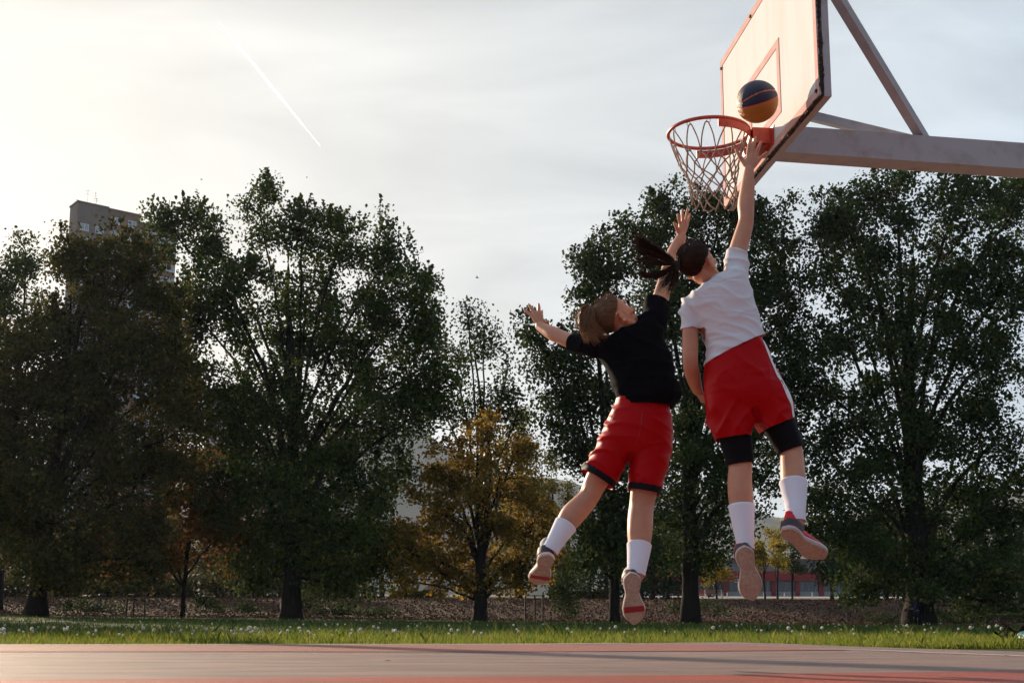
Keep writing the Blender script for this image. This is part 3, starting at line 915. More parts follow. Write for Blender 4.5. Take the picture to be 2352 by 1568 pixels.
# ------------------------------------------------------------------ buildings and street things, far behind
def window_mesh(w, h, d=0.12, t=0.09):
    f = MB()
    f.box((0, 0, h / 2 - t / 2), (w, d, t)); f.box((0, 0, -h / 2 + t / 2), (w, d, t))
    f.box((-w / 2 + t / 2, 0, 0), (t, d, h - 2 * t)); f.box((w / 2 - t / 2, 0, 0), (t, d, h - 2 * t))
    f.box((0, 0, 0), (t * .8, d * .9, h - 2 * t))
    f.box((0, -d * .6, -h / 2 - 0.05), (w * 1.08, d * 1.6, 0.08))
    g = MB(); g.box((0, 0.02, 0), (w - t, 0.03, h - t))
    fm = f.mesh('window'); fm.materials.append(M['window_white'])
    gm = g.mesh('pane'); gm.materials.append(M['glass_pale'])
    return fm, gm


def put_window(parent, fm, gm, pos, ang):
    o = bpy.data.objects.new('window', fm); col.objects.link(o)
    o.parent = parent
    o.matrix_parent_inverse = Matrix.Translation(-Vector(parent.location))
    o.location = pos; o.rotation_euler = (0, 0, ang)
    p_ = bpy.data.objects.new('pane', gm); col.objects.link(p_); p_.parent = o
    return o


# stepped tower block
A = P(179, 471, 232); Bp = P(440, 500, 247)
fd = nrm([Bp[0] - A[0], Bp[1] - A[1], 0]); fn = np.array([fd[1], -fd[0], 0]); fang = math.atan2(fd[1], fd[0])
gz0 = gz(A[0], A[1]) - 2
tower = empty('tower_block', (A[0], A[1], gz0), 'tall stepped tower block of brown concrete rising behind the left trees', 'building')
Wid = float(np.dot(Bp - A, fd))
rot = np.stack([fd, -fn, np.array([0, 0, 1.])], 1)
def along(u): return (u - 179) / (440 - 179) * Wid
def topz(v, u):
    Y = 232 + (247 - 232) * (u - 179) / 261
    return P(u, v, Y)[2]
segs = [(179, 246, 471, 0.0, 'concrete_grey'), (246, 322, 487, -0.5, 'concrete_brown'), (322, 366, 514, -1.0, 'concrete_brown'),
        (366, 413, 528, -1.6, 'concrete_brown'), (413, 440, 730, -2.2, 'concrete_brown')]
wm, wg = window_mesh(1.7, 1.35)
for (u0, u1, vt, back, mm) in segs:
    x0, x1 = along(u0), along(u1); zt = topz(vt, (u0 + u1) / 2)
    hh = zt - gz0
    dep = 4.5 if u0 == 179 else 13.0
    c = A + fd * (x0 + x1) / 2 + fn * back - fn * dep / 2
    mb = MB(); mb.box((c[0], c[1], gz0 + hh / 2), (x1 - x0 - 0.01, dep, hh), rot)
    w = mb.build('wall', M[mm], tower)
    mb = MB()
    mb.box((c[0], c[1], zt + 0.15), (x1 - x0 + 0.3, dep + 0.3, 0.3), rot)
    mb.build('parapet', M['concrete_grey'], tower)
    if mm != 'concrete_grey' or True:
        ncol = 2 if u1 - u0 > 40 else 1
        for r in range(0, 24):
            z = zt - 2.1 - 2.8 * r - (2.8 if mm == 'concrete_grey' else 0)
            if z < gz0 + 3: break
            for q in range(ncol):
                xx = x0 + (x1 - x0) * (q + 0.5) / ncol
                p = A + fd * xx + fn * (back + 0.03)
                put_window(tower, wm, wg, (p[0], p[1], z), fang)
mb = MB()
cc = A + fd * along(385) - fn * 4
mb.box((cc[0], cc[1], topz(517, 385)), (2.2, 4, 2.2), rot)
mb.build('stair_head', M['concrete_grey'], tower)
for (u, v0, v1) in ((200, 472, 435), (217, 474, 441), (220, 474, 455), (175, 474, 458)):
    p0, p1 = P(u, v0 + 3, 235), P(u + 1.5, v1, 235)
    mb = MB(); mb.tube([p0, p1], 0.07, 6)
    for q in range(2): mb.box(p0 + (p1 - p0) * (0.72 + 0.2 * q), (0.9, 0.05, 0.05))
    mb.build('antenna', M['metal_grey'], tower)

# smaller flat block with an overhanging roof
hb = at_ground(500, 190)
house = empty('apartment_house', hb, 'pale brown house with overhanging roof glimpsed through the left poplar', 'building')
x0 = P(475, 900, 190); x1 = P(530, 900, 190); zt = P(500, 900, 190)[2]
mb = MB(); mb.box(((x0[0] + x1[0]) / 2, 195, (hb[2] + zt) / 2), (x1[0] - x0[0], 9, zt - hb[2])); mb.build('wall', M['concrete_brown'], house)
mb = MB(); mb.box(((x0[0] + x1[0]) / 2, 195, zt + 0.2), (x1[0] - x0[0] + 1.2, 10.4, 0.4)); mb.build('roof', M['roof_tile'], house)
for r in range(7):
    for q in range(2):
        put_window(house, wm, wg, (x0[0] + (x1[0] - x0[0]) * (0.28 + .44 * q), 190.44, zt - 2.0 - 3.0 * r), 0)

# low red shopfront building
sY = 212
sb0 = P(1440, 1371, sY); sb1 = P(2480, 1371, sY)
base_z = gz(sb0[0] + 20, sY) - 0.3
shop = empty('shop_building', ((sb0[0] + sb1[0]) / 2, sY, base_z), 'long low shop building with red pillars and fascia beyond the bank on the right', 'building')
Ls = sb1[0] - sb0[0]; mxs = (sb0[0] + sb1[0]) / 2
zf = base_z + 2.9
mb = MB(); mb.box((mxs, sY + 5, base_z + 3.2), (Ls, 10, 6.4)); mb.build('wall', M['shop_white'], shop)
mb = MB(); mb.box((mxs, sY - 0.6, zf + 0.85), (Ls, 1.2, 1.7)); fas = mb.build('fascia', M['shop_red'], shop)
mb = MB(); mb.box((mxs, sY + 4.9, base_z + 6.55), (Ls + 1, 12, 0.3)); mb.build('roof', M['roof_tile'], shop)
pil = MB(); pil.box((0, 0, 1.45), (0.72, 0.5, 2.9)); pm = pil.mesh('pillar'); pm.materials.append(M['shop_red'])
pan = MB(); pan.box((0, 0, 0.55), (3.4, 0.1, 1.1)); pnm = pan.mesh('panel'); pnm.materials.append(M['shop_grey'])
win = MB(); win.box((0, 0, 2.0), (3.4, 0.06, 1.75)); wnm = win.mesh('shop_window'); wnm.materials.append(M['glass'])
mul = MB()
for q in (-1.1, 0, 1.1): mul.box((q, 0, 2.0), (0.1, 0.12, 1.75))
mlm = mul.mesh('mullions'); mlm.materials.append(M['shop_grey'])
nb = int(Ls / 4.1)
for i in range(nb):
    xx = sb0[0] + 0.6 + i * 4.1
    for nm, me_, dx, dy in (('pillar', pm, 0, -0.45), ('panel', pnm, 2.05, -0.2), ('shop_window', wnm, 2.05, -0.12), ('mullions', mlm, 2.05, -0.16)):
        o = bpy.data.objects.new(nm, me_); col.objects.link(o); o.parent = shop
        o.matrix_parent_inverse = Matrix.Translation(-Vector(shop.location)); o.location = (xx + dx, sY + dy, base_z)
mb = MB()
for q in range(3):   # row of three white stars over a thin white rule
    sp = P(1689 + q * 6.2, 1331, sY - 1.3)
    pts = [(sp[0] + math.sin(a * math.pi / 5) * (0.2 if a % 2 == 0 else 0.085), sp[1], sp[2] + math.cos(a * math.pi / 5) * (0.2 if a % 2 == 0 else 0.085)) for a in range(10)]
    mb.add(pts, [tuple(range(10))])
sp = P(1695, 1336, sY - 1.3); mb.box((sp[0], sp[1], sp[2]), (1.2, 0.01, 0.1))
mb.build('star_sign', M['white_paint'], shop)

# hillsides
def hill(name, uvs, Y, mat_):
    p, _ = catmull([P(u, v, Y) for u, v in uvs], 1.0, 8)
    mb = MB(); rows = 10; n = len(p); v = []
    for r in range(rows):
        t = r / (rows - 1)
        for q in p:
            hgt = q[2] * (1 - t) ** 1.15 + 8
            v.append((q[0], q[1] - t * Y * 0.42, hgt + 10 * mnoise.noise(Vector((q[0] * .012, t * 6, 1.7))) * (0.3 + t)))
    v += [(q[0], q[1] + 500, 0) for q in p]
    mb.add(v, [(r * n + i, r * n + i + 1, (r + 1) * n + i + 1, (r + 1) * n + i) for r in range(rows - 1) for i in range(n - 1)]
           + [(i + 1, i, rows * n + i, rows * n + i + 1) for i in range(n - 1)])
    return tag(mb.build(name, mat_, smooth=True), kind='structure')


hill('hills', [(-600, 1100), (0, 1090), (350, 1060), (600, 1010), (780, 985), (900, 984), (960, 995), (1030, 1040), (1150, 1100), (1260, 1110), (1400, 1140),
               (1560, 1150), (1700, 1175), (1800, 1200), (1950, 1190), (2200, 1150), (2500, 1120), (3000, 1100)], 1800, M['hill'])

# stadium floodlight mast behind the maple
fb = at_ground(1117, 210)
mast = empty('floodlight_mast', fb, 'stadium floodlight mast with slanted lamp rack behind the orange maple', 'light mast')
p0, p1 = fb, P(1119, 965, 210)
mb = MB(); mb.tube([p0, p1], [0.75, 0.5], 12); mb.build('pole', M['metal_grey'], mast, smooth=True)
a0, a1 = P(1117, 968, 210), P(1164, 893, 210)
d = nrm(a1 - a0); sd_ = nrm(np.cross(d, [0, 1, 0]))
mb = MB()
for q in (-0.7, 0.7): mb.tube([a0 + sd_ * q, a1 + sd_ * q], 0.14, 6)
for i in range(9):
    c = a0 + (a1 - a0) * i / 8; mb.tube([c - sd_ * .7, c + sd_ * .7], 0.08, 6)
mb.build('lamp_rack', M['metal_grey'], mast)
lampm = MB(); lampm.tube([(0, -0.25, 0), (0, 0.2, 0)], [0.33, 0.2], 10); lmm = lampm.mesh('lamp'); lmm.materials.append(M['metal_grey'])
for i in range(9):
    for q in (-0.55, 0.0, 0.55):
        o = bpy.data.objects.new('lamp', lmm); col.objects.link(o); o.parent = mast
        o.matrix_parent_inverse = Matrix.Translation(-Vector(mast.location)); o.location = a0 + (a1 - a0) * (i + 0.5) / 9 + sd_ * q + np.array([0, -0.3, 0])


# parked cars
def make_car(paint):
    root = empty('parked_car', (0, 0, 0))
    def prof(y, pts): return [(x, y, z) for x, z in pts]
    low = [(-2.0, .32), (2.0, .32), (2.08, .5), (2.0, .72), (1.15, .86), (-1.55, .9), (-2.02, .82), (-2.08, .5)]
    mb = MB()
    mb.rings([np.array(prof(-.72, [(x * .97, z) for x, z in low])), np.array(prof(-.82, low)), np.array(prof(.82, low)), np.array(prof(.72, [(x * .97, z) for x, z in low]))])
    mb.build('body', paint, root)
    up = [(-1.5, .89), (1.05, .86), (.35, 1.36), (-.2, 1.43), (-1.0, 1.38)]
    mb = MB(); mb.rings([np.array(prof(-.74, [(x * .98, z) for x, z in up])), np.array(prof(-.6, up)), np.array(prof(.6, up)), np.array(prof(.74, [(x * .98, z) for x, z in up]))])
    mb.build('cabin', M['glass'], root)
    mb = MB(); mb.box((-.35, 0, 1.44), (1.1, 1.24, 0.05)); mb.build('roof', paint, root)
    for sx in (-1.25, 1.3):
        for sy in (-.78, .78):
            w = MB(); w.tube([(sx, sy - .1, .31), (sx, sy + .1, .31)], .31, 16); wh = w.build('wheel', M['tyre'], root)
            w = MB(); w.tube([(sx, sy - .11, .31), (sx, sy + .11, .31)], .19, 12); w.build('rim', M['metal_grey'], wh)
    for sy in (-.58, .58):
        h_ = MB(); h_.box((2.03, sy, .66), (.1, .34, .15)); h_.build('headlight', M['white_paint'], root)
    return root


for k_, (u_, Y_, pt, lab, rz) in enumerate(((252, 128, 'car_red', 'red parked car seen between the trunk and the first dark posts on the left', 0.2),
                                         (345, 129, 'car_red', 'red parked car just left of the thin maple trunk', 0.2),
                                         (620, 140, 'car_silver', 'pale parked car glimpsed left of the big poplar trunk', 0.0),
                                         (1436, 150, 'car_silver', 'pale parked car behind the slim dark trunk', 0.0),
                                         (1612, 165, 'car_red', 'red parked car right of the thick black trunk', 0.1))):
    c = make_car(M[pt]); p = at_ground(u_, Y_); c.location = p; c.rotation_euler = (0, 0, rz)
    for ch in c.children: ch.matrix_parent_inverse = Matrix.Identity(4)
    tag(c, lab, 'car', 'cars parked along the street')


# black tubular tree guards
def tree_guard(u, Y, v_top, lab, w=1.0):
    b = at_ground(u, Y)
    root = empty('tree_guard', b, lab, 'tree guard', 'black tubular tree guards')
    zt = P(u, v_top, Y)[2]
    pts = [b + np.array(q) for q in ((-w / 2, 0.15, 0), (0.03, -0.3, 0), (w / 2, 0.2, 0))]
    for q in pts:
        mb = MB(); mb.tube([q + [0, 0, -.1], [q[0], q[1], zt]], 0.05, 8); mb.build('post', M['metal_dark'], root)
    for i in range(3):
        a, c = pts[i], pts[(i + 1) % 3]
        mb = MB(); mb.tube([[a[0], a[1], zt - .03], [c[0], c[1], zt - .03]], 0.035, 8); mb.build('rail', M['metal_dark'], root)
    return root


tree_guard(1227, 71, 1366, 'three legged black tree guard right of the maple trunk')
tree_guard(308, 70, 1364, 'faint black tree guard left of the thin maple trunk')
tree_guard(230, 84, 1364, 'black guard posts on the bank right of the gnarled trunk', 0.5)

# street posts and signs
def post(name, lab, cat, u, Y, v0, v1, r, mt, head=None, group=None):
    b = at_ground(u, Y); t = P(u, v1, Y); t = np.array([b[0], b[1], t[2]])
    root = empty(name, b, lab, cat, group)
    mb = MB(); mb.tube([b - [0, 0, .1], t], r, 8); mb.build('pole', M[mt], root)
    mb = MB()
    if head == 'plate': mb.box(t + [0, 0, -.35], (.9, .06, .7)); mb.build('plate', M['white_paint'], root)
    elif head == 'arm': mb.tube([t, t + [.3, -.1, .15], t + [1.2, -.3, .2]], [.05, .045, .04], 6); mb.box(t + [1.4, -.34, .2], (.6, .25, .12)); mb.build('lamp_head', M['metal_grey'], root)
    else: mb.ellipsoid(t, [[r * 1.2, 0, 0], [0, r * 1.2, 0], [0, 0, r]], 10, 6); mb.build('cap', M[mt], root)
    return root


post('street_sign', 'thin pole with pale sign plates right of the gnarled trunk', 'sign', 165, 120, 1370, 1330, .06, 'metal_grey', 'plate')
post('street_lamp', 'grey lamp post above the hedge left of the maple', 'lamp post', 858, 150, 1370, 1240, .08, 'metal_grey', 'arm')
post('street_sign', 'grey pole with small plate behind the raised shoe of the black shirted player', 'sign', 1207, 125, 1370, 1300, .06, 'metal_grey', 'plate')
post('marker_post', 'pale thin post right of the slim dark trunk', 'post', 1515, 130, 1370, 1338, .05, 'white_paint')
gb = 'small bollards along the pavement'
for u_, lab in ((1672, 'white bollard just right of the bench'), (1757, 'bollard at the foot of the first golden tree'), (1804, 'bollard between the second golden and the dark street tree'),
                (1868, 'bollard in front of the grey shop panels')):
    post('bollard', lab, 'bollard', u_, 140, 1376, 1361, .06, 'white_paint', group=gb)

# white bench
bb_ = at_ground(1640, 128)
bench = empty('park_bench', bb_, 'white framed wooden bench beside the small golden tree', 'bench')
for sx in (-.85, .85):
    mb = MB(); mb.tube([bb_ + [sx, .0, 0], bb_ + [sx, .1, .95]], .05, 8); mb.tube([bb_ + [sx, -.5, 0], bb_ + [sx, -.45, .48], bb_ + [sx, .05, .48]], .05, 8)
    mb.build('leg', M['white_paint'], bench)
for q in range(3):
    mb = MB(); mb.box(bb_ + [0, -.42 + q * .17, .5], (1.9, .13, .05)); mb.build('seat_slat', M['wood'], bench)
for q in range(2):
    mb = MB(); mb.box(bb_ + [0, .1, .68 + q * .17], (1.9, .04, .13)); mb.build('back_slat', M['wood'], bench)

# boulders beyond the hedge
for u_, s_, lab in ((935, 1.0, 'grey boulder behind the left hedge'), (1000, 1.3, 'larger grey boulder at the end of the left hedge')):
    b = at_ground(u_, 130)
    mb = MB(); mb.ellipsoid(b + [0, 0, .5 * s_], [[1.0 * s_, 0, 0], [0, .8 * s_, 0], [.2, 0, .75 * s_]], 20, 12)
    me = mb.mesh('boulder', True); displace(me, lambda co, no: noise3(co, 1.1) * .35)
    tag(link_mesh('boulder', me, M['stone']), lab, 'boulder', 'boulders above the bank')

# court light poles just out of frame on the left: their long shadows cross the court
for k_, (u_, v_, t_, r_, h_) in enumerate(((1500, 1513, 28, .13, 10.2), (2000, 1526.5, 29, .16, 10.6))):
    g = G(u_, v_); sx, sy = -math.sin(SUN_AZ), math.cos(SUN_AZ)
    b = np.array([g[0] + sx * t_, g[1] + sy * t_, 0.0]); b[2] = gz(b[0], b[1])
    root = empty('court_light', b, ['tall court light pole beyond the left edge, its shadow crossing the court', 'second court light pole beyond the left edge'][k_], 'lamp post', 'court light poles')
    mb = MB(); mb.tube([b, b + [0, 0, h_]], [r_ * 1.15, r_ * .85], 12); mb.build('pole', M['metal_grey'], root)
    mb = MB(); mb.box(b + [0, 0, h_ + .1], (1.1, .3, .35)); mb.build('lamp_head', M['metal_grey'], root)


# ------------------------------------------------------------------ basketball hoop
RIM = P(1627, 303, 6.8); RIM[2] = 3.055
BA = R(6)
bn = np.array([-math.cos(BA), -math.sin(BA), 0])        # board faces this way
bs = np.array([bn[1], -bn[0], 0])                       # along the board, away from the camera
up = np.array([0, 0, 1.])
BC = RIM - bn * 0.345; BC[2] = 0                        # foot of the board's front plane at its middle
BZ0, BZ1, BW = RIM[2] - 0.14, RIM[2] + 0.885, 0.89
def bp(s, z, d=0.0):
    return np.array([BC[0], BC[1], 0]) + bs * s + up * z + bn * d
brot = np.stack([bs, up, bn], 1)                        # local x along, y up, z out
PX = 2.75
foot = BC + np.array([math.cos(R(10)), math.sin(R(10)), 0]) * PX; foot[2] = 0
hoop = empty('basketball_hoop', foot, 'weathered white basketball board with orange rim and net on a steel arm', 'basketball hoop')
def box_b(mb, s0, s1, z0, z1, d0, d1):
    return mb.box(bp((s0 + s1) / 2, (z0 + z1) / 2, (d0 + d1) / 2), (s1 - s0, z1 - z0, d1 - d0), brot)
mb = MB(); box_b(mb, -BW, BW, BZ0, BZ1, -0.022, 0.0); board = mb.build('backboard', M['board'], hoop)
e = 0.045
mb = MB()
box_b(mb, -BW, BW, BZ0, BZ0 + e, 0.001, 0.0035); box_b(mb, -BW, BW, BZ1 - e, BZ1, 0.001, 0.0035)
box_b(mb, -BW, -BW + e, BZ0 + e, BZ1 - e, 0.001, 0.0035); box_b(mb, BW - e, BW, BZ0 + e, BZ1 - e, 0.001, 0.0035)
mb.build('border_stripe', M['board_red'], board)
mb = MB()
z0, z1, w = RIM[2] + 0.02, RIM[2] + 0.47, 0.295
box_b(mb, -w, w, z1 - e, z1, 0.001, 0.0035); box_b(mb, -w, w, z0, z0 + e, 0.001, 0.0035)
box_b(mb, -w, -w + e, z0 + e, z1 - e, 0.001, 0.0035); box_b(mb, w - e, w, z0 + e, z1 - e, 0.001, 0.0035)
mb.build('target_rectangle', M['board_red'], board)
# rotten plywood edge: a ragged dark bead between panel and steel frame
for nm, a, b in (('bottom', bp(-BW, BZ0 - .004, -.012), bp(BW, BZ0 - .004, -.012)), ('near', bp(-BW - .004, BZ0, -.012), bp(-BW - .004, BZ1, -.012))):
    k = 160
    rg = np.random.default_rng(3)
    mb = MB()
    ts = np.linspace(0, 1, k)
    rr = 0.009 + 0.004 * np.clip(np.convolve(rg.normal(0, 1.6, k + 6), np.ones(7) / 7, 'valid'), -1.2, 1.6) + 0.002 * rg.random(k)
    mb.tube(a + (b - a) * ts[:, None] + bn * (0.002 * rg.normal(size=k))[:, None], rr, 8)
    mb.build('rotten_edge', M['board_edge'], board)
# steel frame behind the panel
mb = MB()
fr = 0.055
box_b(mb, -BW - .006, BW + .006, BZ0 - .012, BZ0 + fr, -.062, -.024); box_b(mb, -BW - .006, BW + .006, BZ1 - fr, BZ1 + .012, -.062, -.024)
box_b(mb, -BW - .006, -BW + fr, BZ0 + fr, BZ1 - fr, -.062, -.024); box_b(mb, BW - fr, BW + .006, BZ0 + fr, BZ1 - fr, -.062, -.024)
box_b(mb, -.03, .03, BZ0 + fr, BZ1 - fr, -.058, -.024)
mb.build('board_frame', M['steel_white'], hoop)
for s, z in ((-BW + .03, BZ0 + .03), (BW - .03, BZ1 - .06), (0.2, BZ1 - .03), (BW - .03, BZ0 + .08)):
    mb = MB(); mb.tube([bp(s, z, 0), bp(s, z, .012)], .011, 8); mb.build('bolt', M['rust'], hoop)
# arm, struts, pole
arm_h, arm_w = 0.165, 0.15
az = RIM[2] - 0.125
adir = np.array([math.cos(R(10)), math.sin(R(10)), 0])     # the arm meets the board slightly askew
def ap(d, z): return np.array([BC[0], BC[1], z]) + adir * d
mb = MB(); mb.box(ap(.066 + (PX - .1) / 2, az + arm_h / 2), (arm_w, arm_h, PX - .1), np.stack([np.cross(up, adir), up, adir], 1)); mb.build('arm', M['steel_white'], hoop)
def bar(a, b, w, h, name):
    a, b = np.asarray(a), np.asarray(b); d = nrm(b - a); s = nrm(np.cross(up, d)); t = np.cross(d, s)
    mb = MB(); mb.box((a + b) / 2, (w, h, np.linalg.norm(b - a)), np.stack([s, t, d], 1)); return mb.build(name, M['steel_white'], hoop)
jt = ap(1.02, az + arm_h - .01)
bar(jt, bp(-.62, BZ1 - .07, -.08), .055, .055, 'strut'); bar(jt + bn * .05, bp(.62, RIM[2] + .50, -.08), .055, .055, 'strut')
mb = MB(); mb.tube([foot, foot + [0, 0, az + .3]], [.11, .1], 20); mb.box(foot + [0, 0, .02], (.5, .5, .04)); mb.build('pole', M['steel_white'], hoop)
# rim
a = np.linspace(0, 2 * math.pi, 72, endpoint=False)
rp_ = lambda ang, r, dz=0: RIM + math.cos(ang) * -bn * r + math.sin(ang) * bs * r + up * dz      # angle 0 points at the board
mb = MB(); mb.tube([rp_(t, .2345) for t in a], .0105, 10, closed=True)
ring = mb.build('rim', M['rim_red'], hoop, smooth=True)
aa = np.linspace(R(-92), R(92), 40)
mb = MB()
mb.rings([np.array([rp_(t, .245, -.012), rp_(t, .245, -.058), rp_(t, .239, -.058), rp_(t, .239, -.012)]) for t in aa])
mb.build('rim_skirt', M['rim_red'], ring)
mb = MB()
box_b(mb, -.11, .11, RIM[2] - .092, RIM[2] + .002, .006, .11)
mb.build('bracket', M['rim_red'], ring)
mb = MB(); box_b(mb, -.16, .16, RIM[2] - .115, RIM[2] + .003, .004, .0058); mb.build('base_plate', M['rim_red'], ring)
mb = MB()
box_b(mb, -.10, .10, RIM[2] - .104, RIM[2] - .0925, .03, .108)  # plate under the bracket, in a darker red than the rest
mb.build('bracket_floor', M['rim_dark'], ring)
for k in range(12):
    t = (k + .5) * 2 * math.pi / 12
    c = rp_(t, .226, -.016)
    mb = MB()
    mb.tube([c + math.cos(q) * .011 * up + math.sin(q) * .011 * nrm(np.cross(up, c - RIM)) for q in np.linspace(0, 2 * math.pi, 10, endpoint=False)], .0022, 5, closed=True)
    mb.build('net_hook', M['metal_grey'], ring)
# net: looped long strands above, knotted diamonds below
rg = np.random.default_rng(5)
NH = 12
levels = [(-.022, .224), (-.170, .178), (-.222, .160), (-.272, .146), (-.322, .136), (-.372, .130), (-.425, .128)]
drift = bs * 0.0 - bn * 0.02
def net_pt(i, l):
    z, r = levels[l]
    ang = (i + (0.5 if l % 2 else 0.0) + .5) * 2 * math.pi / NH + 0.05 * math.sin(i * 2.1 + l)
    j = np.array([math.sin(i * 3.7 + l * 1.9), math.cos(i * 2.3 + l * 2.7), math.sin(i * 1.3 + l)]) * (0.006 * min(l, 3) / 3)
    return RIM + math.cos(ang) * -bn * r + math.sin(ang) * bs * r + up * z + j - bn * 0.03 * max(0, l - 1) / 5
mb = MB()
cr_ = .0042
for i in range(NH):
    top = net_pt(i, 0)
    out = nrm(np.array([top[0] - RIM[0], top[1] - RIM[1], 0])); tg = np.cross(up, out)
    for sgn, j in ((-1, i - 1), (1, i)):
        e_ = net_pt(j, 1)
        mid = (top + e_) / 2 + out * .003 + tg * sgn * 0.012
        p, _ = catmull([top + up * .004, top + tg * sgn * .013 - up * .012, mid, e_], 1, 4)
        mb.tube(p, cr_, 5)
    for l in range(1, 6):
        a0 = net_pt(i, l)
        for j in ((i, i + 1) if l % 2 else (i - 1, i)):
            b0 = net_pt(j, l + 1)
            mid = (a0 + b0) / 2 + rg.normal(0, .003, 3) - up * .003
            mb.tube([a0, mid, b0], cr_, 5)
        mb.ellipsoid(a0, [[.0075, 0, 0], [0, .0075, 0], [0, 0, .009]], 6, 4)
    mb.ellipsoid(net_pt(i, 6), [[.0075, 0, 0], [0, .0075, 0], [0, 0, .009]], 6, 4)
e0 = net_pt(3, 6); mb.tube([e0, e0 + [.03, -.02, -.02], e0 + [.055, -.03, .0]], cr_, 5)
mb.build('net', M['net'], hoop, smooth=True)

# ------------------------------------------------------------------ ball
BCn = P(1739, 234, 6.27); br_ = 0.1135
ball = empty('basketball', BCn - up * br_, 'navy and amber basketball in the air between rim and board', 'ball')
nz_ = nrm([-.30, -.48, .84]); nx_ = nrm(np.array([0, -1., 0]) - nz_ * -nz_[1]); Rb = np.stack([nx_, np.cross(nz_, nx_), nz_], 1)
nlat, nlon = 72, 144
def seam_dist(p):
    x, y, z = p[:, 0], p[:, 1], p[:, 2]
    d1 = np.abs(z); d2 = np.abs(x)
    q = np.abs(np.abs(z) - (0.52 - 0.30 * y * y)) * 0.9
    return np.minimum(np.minimum(d1, d2), q)
th = np.linspace(0, math.pi, nlat + 1); ph = np.linspace(0, 2 * math.pi, nlon, endpoint=False)
pts = np.array([[math.sin(t) * math.cos(f_), math.sin(t) * math.sin(f_), math.cos(t)] for t in th for f_ in ph])
sdv = seam_dist(pts)
rad_ = br_ * (1 - 0.018 * (1 - sstep(0.01, 0.045, sdv)))
wp = BCn + (pts * rad_[:, None]) @ Rb.T
groups = {}
for i in range(nlat):
    for j in range(nlon):
        idx = (i * nlon + j, (i + 1) * nlon + j, (i + 1) * nlon + (j + 1) % nlon, i * nlon + (j + 1) % nlon)
        c = pts[list(idx)].mean(0); c = c / np.linalg.norm(c)
        if seam_dist(c[None])[0] < 0.024: key = 'seam'
        else: key = (c[2] > 0, abs(c[2]) > 0.52 - 0.30 * c[1] ** 2, c[0] > 0)
        groups.setdefault(key, []).append(idx)
for key, fl in groups.items():
    used = sorted({q for f_ in fl for q in f_}); mp_ = {q: n for n, q in enumerate(used)}
    mb = MB(); mb.add(wp[used], [tuple(mp_[q] for q in f_) for f_ in fl])
    if key == 'seam': mb.build('seams', M['ball_seam'], ball, smooth=True)
    else: mb.build('panel', M['ball_navy' if key[0] else 'ball_yellow'], ball, smooth=True)


# ------------------------------------------------------------------ players
def ring_lr(l, r, Y, b, n=32, Yl=None, Yr=None, sq=2.3):
    """Cross-section of a torso or garment between its left and right outline points; b = half depth."""
    L = P(l[0], l[1], Yl if Yl else Y); Rr = P(r[0], r[1], Yr if Yr else Y)
    c = (L + Rr) / 2; a = (Rr - L) / 2
    ax = nrm(a)
    dep = nrm(np.array([0, 1., 0]) - ax * ax[1])
    t = np.arange(n) * 2 * math.pi / n
    ct, st = np.cos(t), np.sin(t)
    e_ = 2 / sq
    return c + (np.sign(ct) * np.abs(ct) ** e_)[:, None] * a + (np.sign(st) * np.abs(st) ** e_)[:, None] * dep * b


def loft(mb, rs, steps=4):
    rs = np.array(rs)
    k, n, _ = rs.shape
    flat = rs.reshape(k, -1)
    q = np.vstack([2 * flat[0] - flat[1], flat, 2 * flat[-1] - flat[-2]])
    out = []
    for i in range(1, k):
        p0, p1, p2, p3 = q[i - 1], q[i], q[i + 1], q[i + 2]
        for s in range(steps):
            t = s / steps
            out.append(0.5 * ((2 * p1) + (-p0 + p2) * t + (2 * p0 - 5 * p1 + 4 * p2 - p3) * t * t + (-p0 + 3 * p1 - 3 * p2 + p3) * t ** 3))
    out.append(q[k])
    mb.rings([o.reshape(n, 3) for o in out])


def frame(F, U):
    F = nrm(F); U = nrm(np.asarray(U, float) - F * np.dot(U, F)); S = np.cross(F, U)
    return F, U, S


def add_head(mb, C, F, U, S, s=1.0):
    """Skull, jaw, nose, lips, ears: pieces of the body's continuous skin."""
    C = np.asarray(C)
    def at(f, u, w): return C + (F * f + U * u + S * w) * s
    def ell(c, f, u, w): mb.ellipsoid(c, [F * f * s, S * w * s, U * u * s], 24, 14)
    ell(at(-.008, .035, 0), .097, .083, .074)
    ell(at(.030, -.005, 0), .062, .085, .064)
    ell(at(.040, -.052, 0), .050, .058, .052)
    ell(at(.068, -.096, 0), .022, .019, .024)                       # chin
    for w in (-1, 1):
        mb.limb([at(-.005, -.045, w * .058), at(.030, -.085, w * .042), at(.066, -.100, w * .014)], [.018 * s, .018 * s, .016 * s], 12, 4)   # jawline
        ell(at(.060, -.025, w * .036), .026, .022, .024)            # cheekbone
        # ear: rim, lobe and hollow cup
        ring_ = [at(-.012 + .019 * math.sin(q) - .006 * math.cos(q), -.018 + .030 * math.cos(q), w * (.078 + .006 * math.sin(-q))) for q in np.linspace(R(-40), R(220), 11)]
        mb.tube(ring_, .0062 * s, 8, round_ends=True)
        ell(at(.000, -.044, w * .076), .009, .010, .006)
        ell(at(-.006, -.018, w * .073), .014, .024, .006)
    mb.limb([at(.086, .030, -.022), at(.092, .028, 0), at(.086, .030, .022)], [.011 * s, .012 * s, .011 * s], 12, 4)     # brow
    mb.limb([at(.088, .018, 0), at(.100, -.008, 0), at(.113, -.028, 0)], [.009 * s, .009 * s, .0115 * s], 14, 4)         # nose
    for w in (-1, 1): ell(at(.099, -.032, w * .009), .009, .007, .008)
    ell(at(.088, -.058, 0), .012, .008, .021)                       # lips
    ell(at(.085, -.070, 0), .012, .008, .019)
    return at


